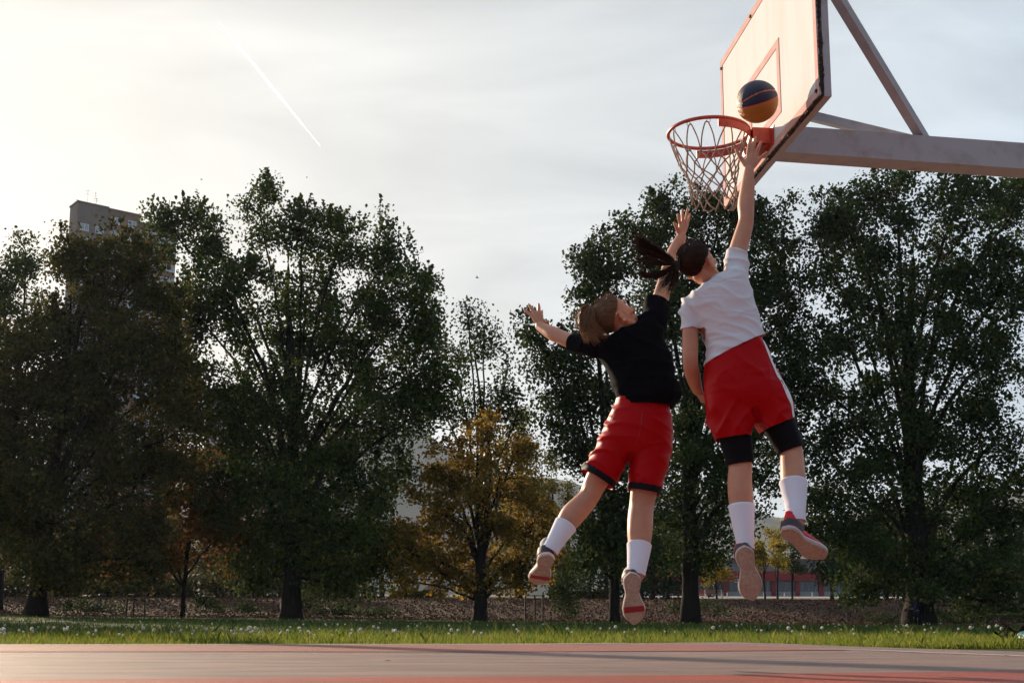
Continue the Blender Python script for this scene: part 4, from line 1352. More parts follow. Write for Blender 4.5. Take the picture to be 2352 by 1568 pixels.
def hand(mb, wrist, knuckles, mids, tips, thumb, sc=1.0):
    w = np.asarray(wrist)
    rk = [.0100, .0102, .0098, .0088]
    for k, m_, t, r in zip(knuckles, mids, tips, rk):
        k, m_, t = map(np.asarray, (k, m_, t)); r = r * sc
        mb.limb([w + (k - w) * .05, w * .5 + k * .5, k], [.017 * sc, .0155 * sc, .0125 * sc], 12, 4)
        d = m_ + (t - m_) * .5
        mb.limb([k, m_, d, t], [r * 1.12, r, r * .92, r * .74], 12, 4)
    for a_, b_ in zip(knuckles[:-1], knuckles[1:]):
        a_, b_ = np.asarray(a_), np.asarray(b_)
        mb.limb([(a_ * .8 + w * .2), (b_ * .8 + w * .2)], [.0125 * sc, .0125 * sc], 12, 3)
        mb.limb([(a_ * .45 + w * .55), (b_ * .45 + w * .55)], [.015 * sc, .015 * sc], 12, 3)
    mb.limb([w, thumb[0], thumb[1], thumb[2]], [.018 * sc, .0155 * sc, .0115 * sc, .0085 * sc], 12, 4)


def shoe(parent, heel, toe, N, col, kind, mirror=1):
    """Basketball shoe; heel and toe of the sole, N = direction the sole faces, mirror = +1 left, -1 right."""
    heel, toe = np.asarray(heel), np.asarray(toe)
    Ld = nrm(toe - heel); N = nrm(np.asarray(N) - Ld * np.dot(N, Ld)); Up = -N; S = np.cross(Ld, Up) * mirror
    ln = 0.285
    O = (heel + toe) / 2 - Ld * ln / 2
    W3 = lambda x, y, z: O + S * x + Ld * y + Up * z
    yy = np.array([0, .012, .035, .07, .11, .15, .19, .225, .255, .275, .285])
    wi = np.array([.005, .028, .042, .041, .029, .040, .055, .055, .044, .025, .004])     # inner half width
    wo_ = np.array([.005, .030, .043, .041, .035, .047, .056, .052, .037, .018, .004])    # outer
    fine = np.linspace(0, ln, 46)
    fi = np.interp(fine, yy, wi); fo = np.interp(fine, yy, wo_)
    ker = np.array([.25, .5, .25])
    for _ in range(2):
        fi[1:-1] = np.convolve(fi, ker, 'valid'); fo[1:-1] = np.convolve(fo, ker, 'valid')
    def outline(z, grow=0.0, spring=0.0):
        r = [W3(fo[i] + grow, fine[i] + (grow if i == 45 else (-grow if i == 0 else 0)), z + spring * sstep(.19, .285, fine[i])) for i in range(46)]
        l = [W3(-fi[i] - grow, fine[i], z + spring * sstep(.19, .285, fine[i])) for i in range(44, 0, -1)]
        return np.array(r + l)
    mb = MB(); mb.rings([outline(.002, -.006, .018), outline(0.0, -.002, .018), outline(.005, .001, .018), outline(.0095, .001, .018)])
    sole = mb.build('outsole', M['gum'], parent)
    mb = MB(); mb.rings([outline(.0096, .0005, .018), outline(.017, .0035, .017), outline(.027, .001, .016), outline(.031, -.006, .016)])
    mid = mb.build('midsole', M[col['mid']], parent, smooth=True)
    # upper
    ys = np.array([.004, .02, .05, .085, .12, .16, .20, .24, .27, .280])
    tz = np.array([.060, .088, .100, .098, .090, .078, .066, .056, .044, .034])
    fz = np.interp(fine, ys, tz)
    fz[1:-1] = np.convolve(fz, ker, 'valid')
    rings = []
    for i in range(1, 45):
        a_, b_, h_ = fo[i] - .002, fi[i] - .002, fz[i]
        base = .024 + .016 * sstep(.19, .285, fine[i])
        h_ = max(h_, base + .01)
        rr = []
        for t in np.linspace(0, math.pi, 15):
            x = math.cos(t); x = a_ * x if x > 0 else b_ * x
            rr.append(W3(x * (1 - .32 * math.sin(t) ** 2), fine[i], base + (h_ - base) * math.sin(t) ** .75))
        rings.append(np.array(rr))
    mb = MB(); mb.rings(rings); upr = mb.build('upper', M[col['upper']], parent, smooth=True)
    # padded collar round the ankle
    pts = []
    cb = lambda t, r, z: W3(math.cos(t) * .036 * r, .052 + math.sin(t) * .047 * r, z)
    rings = []
    for z, r in ((.055, .95), (.085, .93), (.105, .90), (.116, .93), (.112, .80)):
        rings.append(np.array([cb(t, r, z + .012 * max(0, math.sin(-t)) ** 2) for t in np.linspace(0, 2 * math.pi, 28, endpoint=False)]))
    mb = MB(); mb.rings(rings); mb.build('collar', M[col['collar']], parent, smooth=True)
    # heel counter
    rings = []
    for z, g in ((.030, .0025), (.050, .004), (.070, .003)):
        rings.append([W3((fo[i] + g) if sd > 0 else (-fi[i] - g), fine[i] - (g if i < 3 else 0), z) for sd, idx in ((1, range(15, 0, -1)), (-1, range(1, 16))) for i in idx])
    mb = MB(); n = len(rings[0])
    mb.add([p for r in rings for p in r], [(q * n + i, q * n + i + 1, (q + 1) * n + i + 1, (q + 1) * n + i) for q in range(2) for i in range(n - 1)])
    mb.build('heel_counter', M[col['heel']], upr, smooth=True)
    # thin line round the heel on the midsole
    mb = MB(); o1 = outline(.0275, .0032, .016); idx = list(range(78, 90)) + list(range(0, 14))
    idx = [q % len(o1) for q in idx]; mb.tube([o1[q] for q in idx], .0024, 6); mb.build('heel_line', M[col['line']], mid)
    if kind == 'striped':
        i0, i1 = 28, 33
        zf = lambda i: .018 * sstep(.19, .285, fine[i])
        mb = MB()
        mb.add([W3(fo[i] + .0015, fine[i], zf(i) + .0085) for i in range(i0, i1 + 1)] + [W3(fo[i] - .004, fine[i], zf(i) - .0016) for i in range(i0, i1 + 1)]
               + [W3(-fi[i] + .004, fine[i], zf(i) - .0016) for i in range(i0, i1 + 1)] + [W3(-fi[i] - .0015, fine[i], zf(i) + .0085) for i in range(i0, i1 + 1)],
               [(r * 6 + i, r * 6 + i + 1, (r + 1) * 6 + i + 1, (r + 1) * 6 + i) for r in range(3) for i in range(5)])
        mb.build('sole_stripe', M['red_stripe'], sole)
    # tread pads: raised heel and forefoot rubber
    for (j0, j1, sc_) in ((3, 17, .80), (23, 43, .86)):
        rim_ = [W3(fo[i] * sc_, fine[i], .018 * sstep(.19, .285, fine[i]) - .0012) for i in range(j0, j1)] + [W3(-fi[i] * sc_, fine[i], .018 * sstep(.19, .285, fine[i]) - .0012) for i in range(j1 - 1, j0 - 1, -1)]
        cpt = np.mean(rim_, 0)
        mb = MB(); mb.add(list(rim_) + [q + Up * .004 for q in (np.array(rim_) * 1.03 - cpt * .03)], [tuple(range(len(rim_)))] + [(i, (i + 1) % len(rim_), len(rim_) + (i + 1) % len(rim_), len(rim_) + i) for i in range(len(rim_))])
        mb.build('tread_pad', M[col['tread']], sole)
    # laces and pull loop
    mb = MB()
    for q in range(5):
        y = .115 + q * .022; z = np.interp(y, ys, tz)
        mb.tube([W3(-.022, y, z - .006), W3(0, y + .004, z + .003), W3(.024, y, z - .006)], .0028, 6)
    mb.tube([W3(.0, .10, .10), W3(.022, .095, .122), W3(.034, .10, .138), W3(.028, .112, .132), W3(.006, .108, .104)], .0032, 6)
    mb.build('laces', M[col['lace']], upr, smooth=True)
    return W3(0, .055, .085)


def wrinkle_fn(axis, freq, amp, seed, mask=None, warp=.35, axis2=None):
    """Soft drape: broad folds along one direction crossed by finer ones, strongest where mask says the cloth is loose."""
    axis = nrm(axis); ax2 = nrm(axis2) if axis2 is not None else None
    def fn(co, no):
        w = noise3(co, 4.0, (seed, 0, 0)); w2 = noise3(co, 11.0, (0, seed, 0)); w3 = noise3(co, 3.2, (0, 0, seed)); w4 = noise3(co, 6.5, (seed, seed, 0))
        rdg = (1 - np.abs(np.sin((co @ axis) * freq + w * 3.0 + w2 * warp * 2))) ** 1.7
        a = np.clip(0.5 + 1.5 * w3, 0, 1)
        d = amp * (rdg - .4) * a
        if ax2 is not None:
            r2 = (1 - np.abs(np.sin((co @ ax2) * freq * .8 + w4 * 3.2))) ** 1.7
            d = d + amp * .8 * (r2 - .4) * np.clip(.5 - 1.5 * w3, 0, 1)
        if mask is not None: d = d * mask(co)
        return d + 0.003 * w4
    return fn


def add_hair(parent, C, F, U, S, tie_dir, guides, mat_, n_cap=900, n_tail=520, seed=2, s=1.0, cap_mat=None, loose=1.0):
    """Hair drawn back over the skull to a tie, then a ponytail along guide curves."""
    rg = np.random.default_rng(seed)
    ctr = C + (F * -.010 + U * .033) * s
    rad = np.array([.104, .088, .0815]) * s
    B = np.stack([F, U, S], 1)
    def on(dv, k=1.0):
        dv = dv / np.linalg.norm(dv)
        return ctr + B @ (dv * rad * k)
    def hairline(dv):
        # front hairline falls back behind the ear and along the nape
        f, u, w = dv
        lim = np.interp(u, [-1, -.85, -.6, -.3, -.05, .25, .6, 1], [-.55, -.45, -.42, -.22, .10, .46, .70, .9])
        return f < lim and u > -.97
    tdir = nrm(B.T @ np.asarray(tie_dir))
    # scalp cap
    bm = MB(); nla, nlo = 26, 44; vv = []; ff = []
    for i in range(nla + 1):
        t = math.pi * i / nla
        for j in range(nlo):
            f_ = 2 * math.pi * j / nlo
            vv.append(np.array([math.sin(t) * math.cos(f_), math.cos(t), math.sin(t) * math.sin(f_)]))
    for i in range(nla):
        for j in range(nlo):
            q = (i * nlo + j, i * nlo + (j + 1) % nlo, (i + 1) * nlo + (j + 1) % nlo, (i + 1) * nlo + j)
            c = nrm(sum(vv[z] for z in q) / 4)
            if hairline(c): ff.append(q)
    bm.add([on(v, 1.0) for v in vv], ff)
    verts = []; polys = MB()
    for _ in range(n_cap):
        while True:
            dv = nrm(rg.normal(size=3))
            if hairline(dv): break
        if rg.random() < .45:     # start at the hairline itself
            for _k in range(12):
                nd = nrm(dv + np.array([.06, 0, 0]))
                if not hairline(nd): break
                dv = nd
        lift = 1.0 + rg.uniform(.004, .05)
        path = []
        for t in np.linspace(0, 1, 9):
            q = nrm(dv * (1 - t) + tdir * t)
            k = 1.0 + (lift - 1) * math.sin(math.pi * min(t * 1.2 + .08, 1)) + .012
            k += .15 * max(0, t - .8) / .2
            path.append(on(q, k) + rg.normal(0, .0006, 3))
        polys.tube(path, [.0007, .0010, .0012, .0012, .0012, .0012, .0012, .0011, .0010], 3, cap=False)
    capm = MB(); capm.v, capm.f, capm.m, capm.n = bm.v + polys.v, list(bm.f), [0] * (len(bm.f) + len(polys.f)), bm.n + polys.n
    capm.f += [tuple(bm.n + i for i in f_) for f_ in polys.f]
    h = capm.build('hair', cap_mat or mat_, parent, smooth=True)
    hair = MB()
    tie = on(tdir, 1.20)
    wts = np.array([q[2] for q in guides]); wts = wts / wts.sum()
    for k in range(n_tail):
        gi = rg.choice(len(guides), p=wts)
        g, sp, _w = guides[gi]
        g2 = guides[min(max(gi + (1 if rg.random() < .5 else -1), 0), len(guides) - 1)][0]
        mixf = rg.random() ** 2 * .3
        pts = np.vstack([tie[None] + rg.normal(0, .003, 3), np.asarray(g) * (1 - mixf) + np.asarray(g2) * mixf])
        off = rg.normal(0, loose, 3)
        m = len(pts)
        for i in range(1, m):
            pts[i] = pts[i] + off * sp * (i / (m - 1)) ** .8 + rg.normal(0, sp * .5 * i / m, 3)
        p, _ = catmull(pts, 1, 6)
        kk = max(6, int(len(p) * min(rg.uniform(.55, 1.25), 1)))
        p = p[:kk]
        ph_ = rg.uniform(0, 6.28); wv = np.linspace(0, 1, kk)
        p = p + (np.sin(wv * rg.uniform(4, 9) + ph_) * wv * sp * .35)[:, None] * nrm(rg.normal(size=3))
        hair.tube(p, np.interp(wv, [0, .2, .7, 1], [.0011, .0014, .0010, .0003]), 3, cap=False)
    hair.build('ponytail', mat_, h, smooth=True)
    # flyaway strands and the elastic
    el = MB()
    ax = nrm(tie - ctr); s1 = nrm(np.cross(ax, [0.3, .2, .9])); s2 = np.cross(ax, s1)
    el.tube([tie + (s1 * math.cos(q) + s2 * math.sin(q)) * .014 for q in np.linspace(0, 2 * math.pi, 16, endpoint=False)], .0115, 8, closed=True)
    el.build('hair_tie', M['black_elastic'], h, smooth=True)
    fl = MB()
    for _ in range(160):
        dv = nrm(rg.normal(size=3) + np.array([0.1, .7, 0]))
        if not hairline(dv): continue
        p0 = on(dv, 1.03); d = nrm(nrm(p0 - ctr) + rg.normal(0, .7, 3))
        ln = rg.uniform(.012, .04)
        fl.tube([p0, p0 + d * ln * .5, p0 + d * ln + rg.normal(0, .01, 3)], [.0006, .0005, .0002], 3, cap=False)
    tag(fl.build('flyaway_hair', mat_, h), kind='stuff')
    return h


def eyes(parent, at):
    for w in (-1, 1):
        mb = MB(); c = at(.076, .008, w * .031)
        mb.ellipsoid(c, np.eye(3) * .0115, 14, 8); e_ = mb.build('eye', M['white_trim'], parent, smooth=True)
        mb = MB(); c2 = at(.0835, .008, w * .0315); mb.ellipsoid(c2, np.eye(3) * .0055, 10, 6); mb.build('iris', M['shoe_dark'], e_, smooth=True)
        mb = MB(); mb.tube([at(.081, .024, w * .014), at(.089, .030, w * .03), at(.078, .026, w * .048)], [.0016, .0026, .0012], 6); mb.build('eyebrow', M['hair_dark'], parent)


def sock(parent, pts, rad, name='sock', mt='sock', ribs=True):
    p, r = catmull(pts, rad, 6)
    mb = MB(); n = 64
    tan = np.gradient(p, axis=0); tan /= np.linalg.norm(tan, axis=1)[:, None]
    s_ = np.array([1., 0, 0]); rings = []
    for i in range(len(p)):
        s_ = nrm(s_ - tan[i] * np.dot(s_, tan[i])); b_ = np.cross(tan[i], s_)
        a_ = np.arange(n) * 2 * math.pi / n
        rr = r[i] + (0.0011 * (np.arange(n) % 2) if (ribs and i > 2) else 0.0012) + .0009 * math.sin(i * 1.9) * (i > len(p) * .6)
        rings.append(p[i] + (rr * np.cos(a_))[:, None] * s_ + (rr * np.sin(a_))[:, None] * b_)
    inner = [p[0] + (q - p[0]) * .93 for q in rings[0]]
    mb.rings([np.array(inner) + tan[0] * .012, np.array(inner)] + rings, cap=False)
    return mb.build(name, M[mt], parent, smooth=True)


def calf(mb, leg):
    """Two calf muscle heads on the back of the shank, the hamstring cords behind the knee and the Achilles tendon."""
    k_, c_, a_ = leg[3], leg[5], leg[8]
    ax = nrm(a_ - k_); back = nrm(np.array([0, -1., 0]) + ax * ax[1]); sd_ = np.cross(ax, back)
    for w, dl, ln in ((.021, .015, .078), (-.021, -.010, .07)):
        mb.ellipsoid(c_ - ax * (.026 - dl) + back * .016 + sd_ * w, [ax * ln, back * .040, sd_ * .030], 16, 10)
    for w in (.030, -.030):
        mb.limb([leg[2] + back * .036 + sd_ * w, k_ + back * .034 + sd_ * w, k_ + ax * .05 + back * .026 + sd_ * w], [.020, .016, .012], 10, 4)
    mb.limb([c_ + ax * .09 + back * .014, leg[7] + back * .018, a_ + back * .018], [.022, .013, .014], 10, 4)


# ---------------- white shirted player (nearer, reaching up with her right hand)
YW = 6.0
PW = lambda u, v, dy=0.0: P(u, v, YW + dy)
white = empty('person', PW(1720, 1420), 'jumping player in white t-shirt and red shorts stretching one hand up to the rim', 'person', 'two basketball players in mid air')
body = MB()
CW = PW(1604, 606, -.03)
Fw, Uw, Sw = frame((.62, .62, .48), (-.45, -.22, .87))
atW = add_head(body, CW, Fw, Uw, Sw)
body.limb([PW(1650, 668, 0), PW(1634, 640, -.01), CW - Uw * .055 - Fw * .012], [.062, .052, .050], 20, 4)
tor = [((1626, 850), (1746, 800), .105), ((1632, 800), (1740, 757), .095), ((1612, 760), (1733, 715), .10), ((1590, 715), (1718, 660), .10), ((1600, 690), (1700, 632), .085), ((1622, 668), (1672, 640), .06)]
loft(body, [ring_lr(l, r, YW, b) for l, r, b in tor])
hipr = [((1632, 838), (1745, 792), .10), ((1632, 880), (1768, 850), .115), ((1640, 920), (1790, 905), .11)]
loft(body, [ring_lr(l, r, YW, b) for l, r, b in hipr])
# right arm, raised
shR, elR, wrR = PW(1684, 622, 0), PW(1714, 500, .06), PW(1720, 392, .14)
body.limb([PW(1672, 650, 0), shR, PW(1697, 570, .03), PW(1711, 520, .055), elR, PW(1713.5, 470, .09), PW(1717, 430, .115), wrR], [.040, .046, .047, .041, .039, .043, .037, .0265], 22, 5)
hy = .16
hand(body, wrR, [PW(1718.5, 355, hy), PW(1728, 352, hy), PW(1737, 356.5, hy), PW(1744, 365, hy)],
     [PW(1720, 337, hy), PW(1731.5, 333, hy), PW(1742.5, 340, hy), PW(1753, 357, hy)],
     [PW(1724, 317, hy + .02), PW(1736.5, 316, hy + .02), PW(1748.5, 325.5, hy + .015), PW(1761.5, 349, hy + .01)],
     [PW(1707, 371, hy), PW(1699, 359, hy - .005), PW(1690.5, 343.5, hy - .005)])
# left arm, hanging in front of the hip
body.limb([PW(1600, 690, 0), PW(1588, 706, 0), PW(1586, 760, -.01), PW(1585, 805, -.02), PW(1586, 836, -.015), PW(1590, 858, .03), PW(1597, 882, .09), PW(1603, 897, .13)],
          [.038, .042, .041, .040, .038, .038, .032, .026], 20, 5)
wl = PW(1604, 898, .135)
hand(body, wl, [PW(1609, 913, .17), PW(1613, 915, .155), PW(1617, 914, .14), PW(1620, 912, .125)],
     [PW(1612, 921, .19), PW(1617, 922, .175), PW(1621, 920, .16), PW(1624, 917, .145)],
     [PW(1618, 922, .205), PW(1622, 923, .19), PW(1626, 921, .175), PW(1628, 918, .16)],
     [PW(1606, 907, .15), PW(1609, 914, .165), PW(1614, 918, .175)], .9)
# legs
lgL = [PW(1672, 880), PW(1682, 950), PW(1690, 1010), PW(1700, 1066), PW(1699, 1105, -.015), PW(1702, 1146, -.035), PW(1707, 1205, -.06), PW(1711, 1240, -.08), PW(1713, 1262, -.09)]
lrL = [.090, .080, .070, .0585, .060, .0605, .046, .037, .036]
body.limb(lgL, lrL, 24, 5)
calf(body, lgL)
lgR = [PW(1735, 870), PW(1765, 930), PW(1794, 985), PW(1816, 1034), PW(1820, 1073, -.03), PW(1822, 1108, -.07), PW(1826, 1146, -.11), PW(1828, 1178, -.15), PW(1830, 1198, -.165)]
lrR = [.090, .080, .070, .0585, .0595, .061, .048, .039, .037]
body.limb(lgR, lrR, 24, 5)
calf(body, lgR)
link_mesh('body', remesh(body, .0042, 4, 'body'), M['skin'], white)
eyes(white, atW)
# hair: long ponytail thrown back to the left
tieW = PW(1563, 605, -.07)
gW = [([PW(1535, 592, -.08), PW(1500, 570, -.09), PW(1470, 552, -.10), PW(1456, 545, -.10)], .016, 2.6),
      ([PW(1540, 600, -.08), PW(1505, 583, -.09), PW(1475, 574, -.10), PW(1452, 566, -.10)], .014, 1.6),
      ([PW(1535, 605, -.08), PW(1500, 602, -.09), PW(1475, 600, -.1), PW(1448, 602, -.1)], .011, 1.2),
      ([PW(1535, 606, -.09), PW(1500, 600, -.10), PW(1485, 613, -.11), PW(1484, 630, -.1)], .008, .8),
      ([PW(1540, 616, -.08), PW(1510, 632, -.09), PW(1482, 632, -.1), PW(1460, 617, -.1)], .009, 1.5),
      ([PW(1548, 620, -.07), PW(1535, 640, -.08), PW(1527, 655, -.08), PW(1512, 672, -.08)], .012, 1.0),
      ([PW(1552, 622, -.07), PW(1548, 645, -.07), PW(1540, 662, -.07), PW(1533, 684, -.07)], .013, 1.2)]
add_hair(white, CW, Fw, Uw, Sw, tieW - (CW + Uw * .033), gW, M['hair_dark'], 2300, 1000, seed=4)
# t-shirt
sh = MB()
tr = [((1614, 858), (1762, 790), .128), ((1618, 837), (1757, 770), .125), ((1622, 800), (1750, 748), .117), ((1607, 766), (1744, 728), .118), ((1591, 735), (1733, 690), .122),
      ((1574, 708), (1722, 650), .122), ((1577, 686), (1709, 615), .106), ((1597, 667), (1684, 618), .082), ((1617, 655), (1664, 627), .066), ((1612, 640), (1652, 612), .06)]
loft(sh, [ring_lr(l, r, YW, b) for l, r, b in tr])
sh.limb([PW(1640, 680), PW(1686, 632), PW(1692, 585, .02), PW(1699, 560, .03)], [.075, .070, .060, .058], 24, 5)
sh.limb([PW(1630, 690), PW(1590, 703), PW(1585, 738, -.003), PW(1583.5, 772, -.008)], [.07, .062, .0525, .050], 24, 5)
me = remesh(sh, .0062, 7, 'tshirt')
axW = PW(1690, 780) - PW(1641, 636)
fold = np.array([.45, 0, .9])
displace(me, wrinkle_fn(fold, 44, .019, 3.3, axis2=(.1, 0, 1), mask=lambda co: .45 + .75 * sstep(1.45, 1.25, co[:, 2]) + .5 * sstep(.95, .85, co[:, 0])))
hemL, hemR = PW(1618, 837), PW(1757, 770)
hv = nrm(hemR - hemL); hn = nrm(np.cross(hv, [0, 1, 0])); hn = hn if hn[2] < 0 else -hn
nk = PW(1637, 640); nkn = nrm(PW(1620, 612) - PW(1655, 668))
cut(me, [((hemL + hemR) / 2, hn, .28), (PW(1692, 582, .02), PW(1714, 497, .06) - PW(1684, 622), .12), (PW(1584, 757), np.array([-.05, 0, -1]), .09), (nk, nkn, .085)])
o = link_mesh('tshirt', me, M['white_cotton'], white)
so = o.modifiers.new('thickness', 'SOLIDIFY'); so.thickness = .004; so.offset = -1
# shorts
st_ = MB()
loft(st_, [ring_lr(l, r, YW, b) for l, r, b in [((1622, 824), (1748, 766), .118), ((1619, 840), (1752, 781), .122), ((1616, 882), (1784, 850), .14), ((1618, 930), (1806, 905), .132), ((1626, 952), (1806, 930), .10)]])
loft(st_, [ring_lr(l, r, YW, b) for l, r, b in [((1618, 900), (1722, 900), .125), ((1620, 952), (1733, 950), .115), ((1639, 1014), (1731, 999), .104), ((1645, 1040), (1734, 1025), .10)]])
loft(st_, [ring_lr(l, r, YW, b) for l, r, b in [((1690, 880), (1798, 880), .125), ((1722, 945), (1818, 918), .115), ((1748, 991), (1828, 960), .10), ((1762, 1015), (1838, 985), .095)]])
me = remesh(st_, .0062, 7, 'shorts')
displace(me, wrinkle_fn((.75, 0, .6), 26, .034, 8.1, axis2=(1, 0, -.3), mask=lambda co: .35 + .8 * sstep(1.35, 1.05, co[:, 2]), warp=.2))
cut(me, [(PW(1684, 806), -hn, .30), (PW(1685, 1006), nrm(PW(1690, 1040) - PW(1684, 1000)), .135), (PW(1788, 975.5), nrm(PW(1802, 1006) - PW(1786, 970)), .13)])
o = link_mesh('shorts', me, M['red_mesh'], white)
so = o.modifiers.new('thickness', 'SOLIDIFY'); so.thickness = .003; so.offset = -1
# white side stripe on the right leg, lying on the outside of the shorts
def surf_strip(name, me_src, pts_px, width, mt, parent, lift=.003):
    n = len(me_src.vertices); co = np.empty(n * 3, np.float32); me_src.vertices.foreach_get('co', co); co = co.reshape(-1, 3)
    no = np.empty(n * 3, np.float32); me_src.vertices.foreach_get('normal', no); no = no.reshape(-1, 3)
    p, _ = catmull(pts_px, 1, 8); out = []
    t = np.gradient(p, axis=0); t /= np.linalg.norm(t, axis=1)[:, None]
    rows = []
    for i in range(len(p)):
        base = co[np.argmin(np.linalg.norm(co - p[i], axis=1))]; nn = no[np.argmin(np.linalg.norm(co - p[i], axis=1))]
        sd_ = nrm(np.cross(t[i], nn)); row = []
        for q in np.linspace(-.5, .5, 5):
            c = p[i] + sd_ * q * width
            k = np.argsort(np.linalg.norm(co - c, axis=1))[:6]
            row.append(co[k].mean(0) + no[k].mean(0) * lift)
        rows.append(row)
    rows = np.array(rows)
    rows[1:-1] = (rows[:-2] + 2 * rows[1:-1] + rows[2:]) / 4
    mb = MB(); m = rows.shape[1]
    mb.add(rows.reshape(-1, 3), [(i * m + j, i * m + j + 1, (i + 1) * m + j + 1, (i + 1) * m + j) for i in range(len(rows) - 1) for j in range(m - 1)])
    return mb.build(name, M[mt], parent, smooth=True)
surf_strip('side_stripe', me, [PW(1746, 786, -.06), PW(1777, 848, -.075), PW(1794, 890, -.07), PW(1807, 922, -.065), PW(1820, 957, -.06)], .02, 'white_trim', o)
# compression sleeves on the knees, socks and shoes
def along_leg(pts, rad, i0, i1, grow, steps=6):
    p, r = catmull(pts, rad, 8)
    a, b = int(i0 * 8), int(i1 * 8)
    idx = np.linspace(a, b, steps).astype(int)
    return p[idx], r[idx] + grow
p, r = along_leg(lgL, lrL, 1.2, 3.05, .009); sock(white, p[::-1], r[::-1], 'knee_sleeve', 'compression', False)
p, r = along_leg(lgR, lrR, 1.2, 3.0, .009); sock(white, p[::-1], r[::-1], 'knee_sleeve', 'compression', False)
p, r = along_leg(lgL, lrL, 5.25, 8, .006); sock(white, p, r)
p, r = along_leg(lgR, lrR, 5.05, 8, .006); sock(white, p, r)
red_shoe = dict(mid='shoe_silver', upper='shoe_red', collar='shoe_red', heel='shoe_dark', line='rim_dark', tread='gum', lace='shoe_red')
sl = empty('shoe_tmp', (0, 0, 0))
bpy.data.objects.remove(sl)
def shoe_part(person, label, heel, toe, N, col_, kind, mirror):
    hl = np.asarray(heel)
    root = bpy.data.objects.new('shoe', None); root.empty_display_size = .05
    col.objects.link(root); root.parent = person
    root.matrix_parent_inverse = Matrix.Translation(-Vector(person.location))
    shoe(root, heel, toe, N, col_, kind, mirror)
    for ch in root.children: ch.matrix_parent_inverse = Matrix.Identity(4)
    root['label'] = label
    return root
shoe_part(white, 'red left shoe with tan sole turned to the camera', PW(1709, 1266, -.19), PW(1730, 1373, -.10), (-.05, -1, -.30), red_shoe, 'plain', 1)
shoe_part(white, 'red right shoe seen from the side and below', PW(1800, 1217, -.25), PW(1893, 1290, -.14), (-.40, -.66, -.62), red_shoe, 'plain', -1)

# ---------------- black shirted player (farther, arms spread)
YB = 6.45
PB = lambda u, v, dy=0.0: P(u, v, YB + dy)
black = empty('person', PB(1460, 1460), 'jumping player in loose black t-shirt with one arm flung out to the left', 'person', 'two basketball players in mid air')
body = MB()
CB = PB(1413, 730, -.02)
Fb, Ub, Sb = frame((.70, .26, .66), (-.66, -.10, .72))
atB = add_head(body, CB, Fb, Ub, Sb, 1.06)
body.limb([PB(1448, 790), PB(1438, 768, -.01), CB - Ub * .055 - Fb * .006], [.066, .056, .054], 20, 4)
tor = [((1428, 960), (1534, 962), .11), ((1424, 915), (1530, 915), .10), ((1412, 870), (1525, 850), .10), ((1392, 825), (1508, 790), .105), ((1385, 800), (1500, 755), .09), ((1412, 785), (1478, 750), .065)]
loft(body, [ring_lr(l, r, YB, b) for l, r, b in tor])
loft(body, [ring_lr(l, r, YB, b) for l, r, b in [((1424, 950), (1534, 950), .105), ((1402, 990), (1536, 1000), .12), ((1396, 1030), (1534, 1040), .11)]])
# right arm, raised
shB = PB(1500, 735); wrB = PB(1565, 545, .16)
body.limb([PB(1484, 765), shB, PB(1514, 695, .04), PB(1526, 655, .07), PB(1533, 628, .09), PB(1545, 592, .12), PB(1555, 566, .145), wrB], [.045, .05, .047, .043, .041, .043, .037, .029], 22, 5)
hd = .18
hand(body, wrB, [PB(1563, 515, hd - .02), PB(1569, 511, hd - .005), PB(1574.5, 511, hd + .01), PB(1578, 515, hd + .03)],
     [PB(1559.5, 503, hd - .04), PB(1567.5, 497, hd - .01), PB(1577, 495, hd + .02), PB(1582, 503, hd + .05)],
     [PB(1556.5, 492, hd - .05), PB(1567, 481, hd - .01), PB(1580, 478, hd + .02), PB(1585, 491, hd + .06)],
     [PB(1559, 532, hd - .03), PB(1554, 522, hd - .05), PB(1549, 512, hd - .06)], .95)
# left arm, flung out and away
wlB = PB(1240, 749, .34)
body.limb([PB(1392, 800), PB(1372, 795, .02), PB(1335, 789, .10), PB(1307, 782, .16), PB(1291, 775, .20), PB(1272, 767, .25), PB(1254, 757, .30), wlB],
          [.045, .046, .044, .041, .040, .041, .034, .028], 20, 5)
ho = .36
hand(body, wlB, [PB(1224, 726, ho), PB(1230, 720, ho), PB(1238, 719, ho), PB(1243.5, 725, ho)],
     [PB(1214, 719, ho + .01), PB(1221.5, 709.5, ho + .01), PB(1238, 708, ho + .01), PB(1244.5, 719.5, ho + .01)],
     [PB(1204.5, 711, ho + .02), PB(1214.5, 699, ho + .02), PB(1237.5, 698, ho + .02), PB(1245, 713.5, ho + .03)],
     [PB(1244, 738, ho), PB(1251, 740, ho + .01), PB(1259, 737.5, ho + .02)])
lgL2 = [PB(1440, 985), PB(1405, 1045), PB(1372, 1100), PB(1353, 1139, 0), PB(1336, 1160, -.03), PB(1315, 1182, -.055), PB(1297, 1208, -.08), PB(1275, 1244, -.11), PB(1262, 1265, -.125)]
lrL2 = [.092, .080, .064, .0555, .060, .0635, .053, .040, .038]
body.limb(lgL2, lrL2, 24, 5)
calf(body, lgL2)
lgR2 = [PB(1500, 985), PB(1492, 1060), PB(1480, 1120), PB(1474, 1160), PB(1471, 1190, -.03), PB(1469.5, 1222, -.06), PB(1468, 1256, -.09), PB(1464, 1293, -.13), PB(1461, 1322, -.155)]
lrR2 = [.094, .084, .072, .066, .0675, .066, .0565, .046, .039]
body.limb(lgR2, lrR2, 24, 5)
calf(body, lgR2)
link_mesh('body', remesh(body, .0042, 4, 'body'), M['skin'], black)
eyes(black, atB)
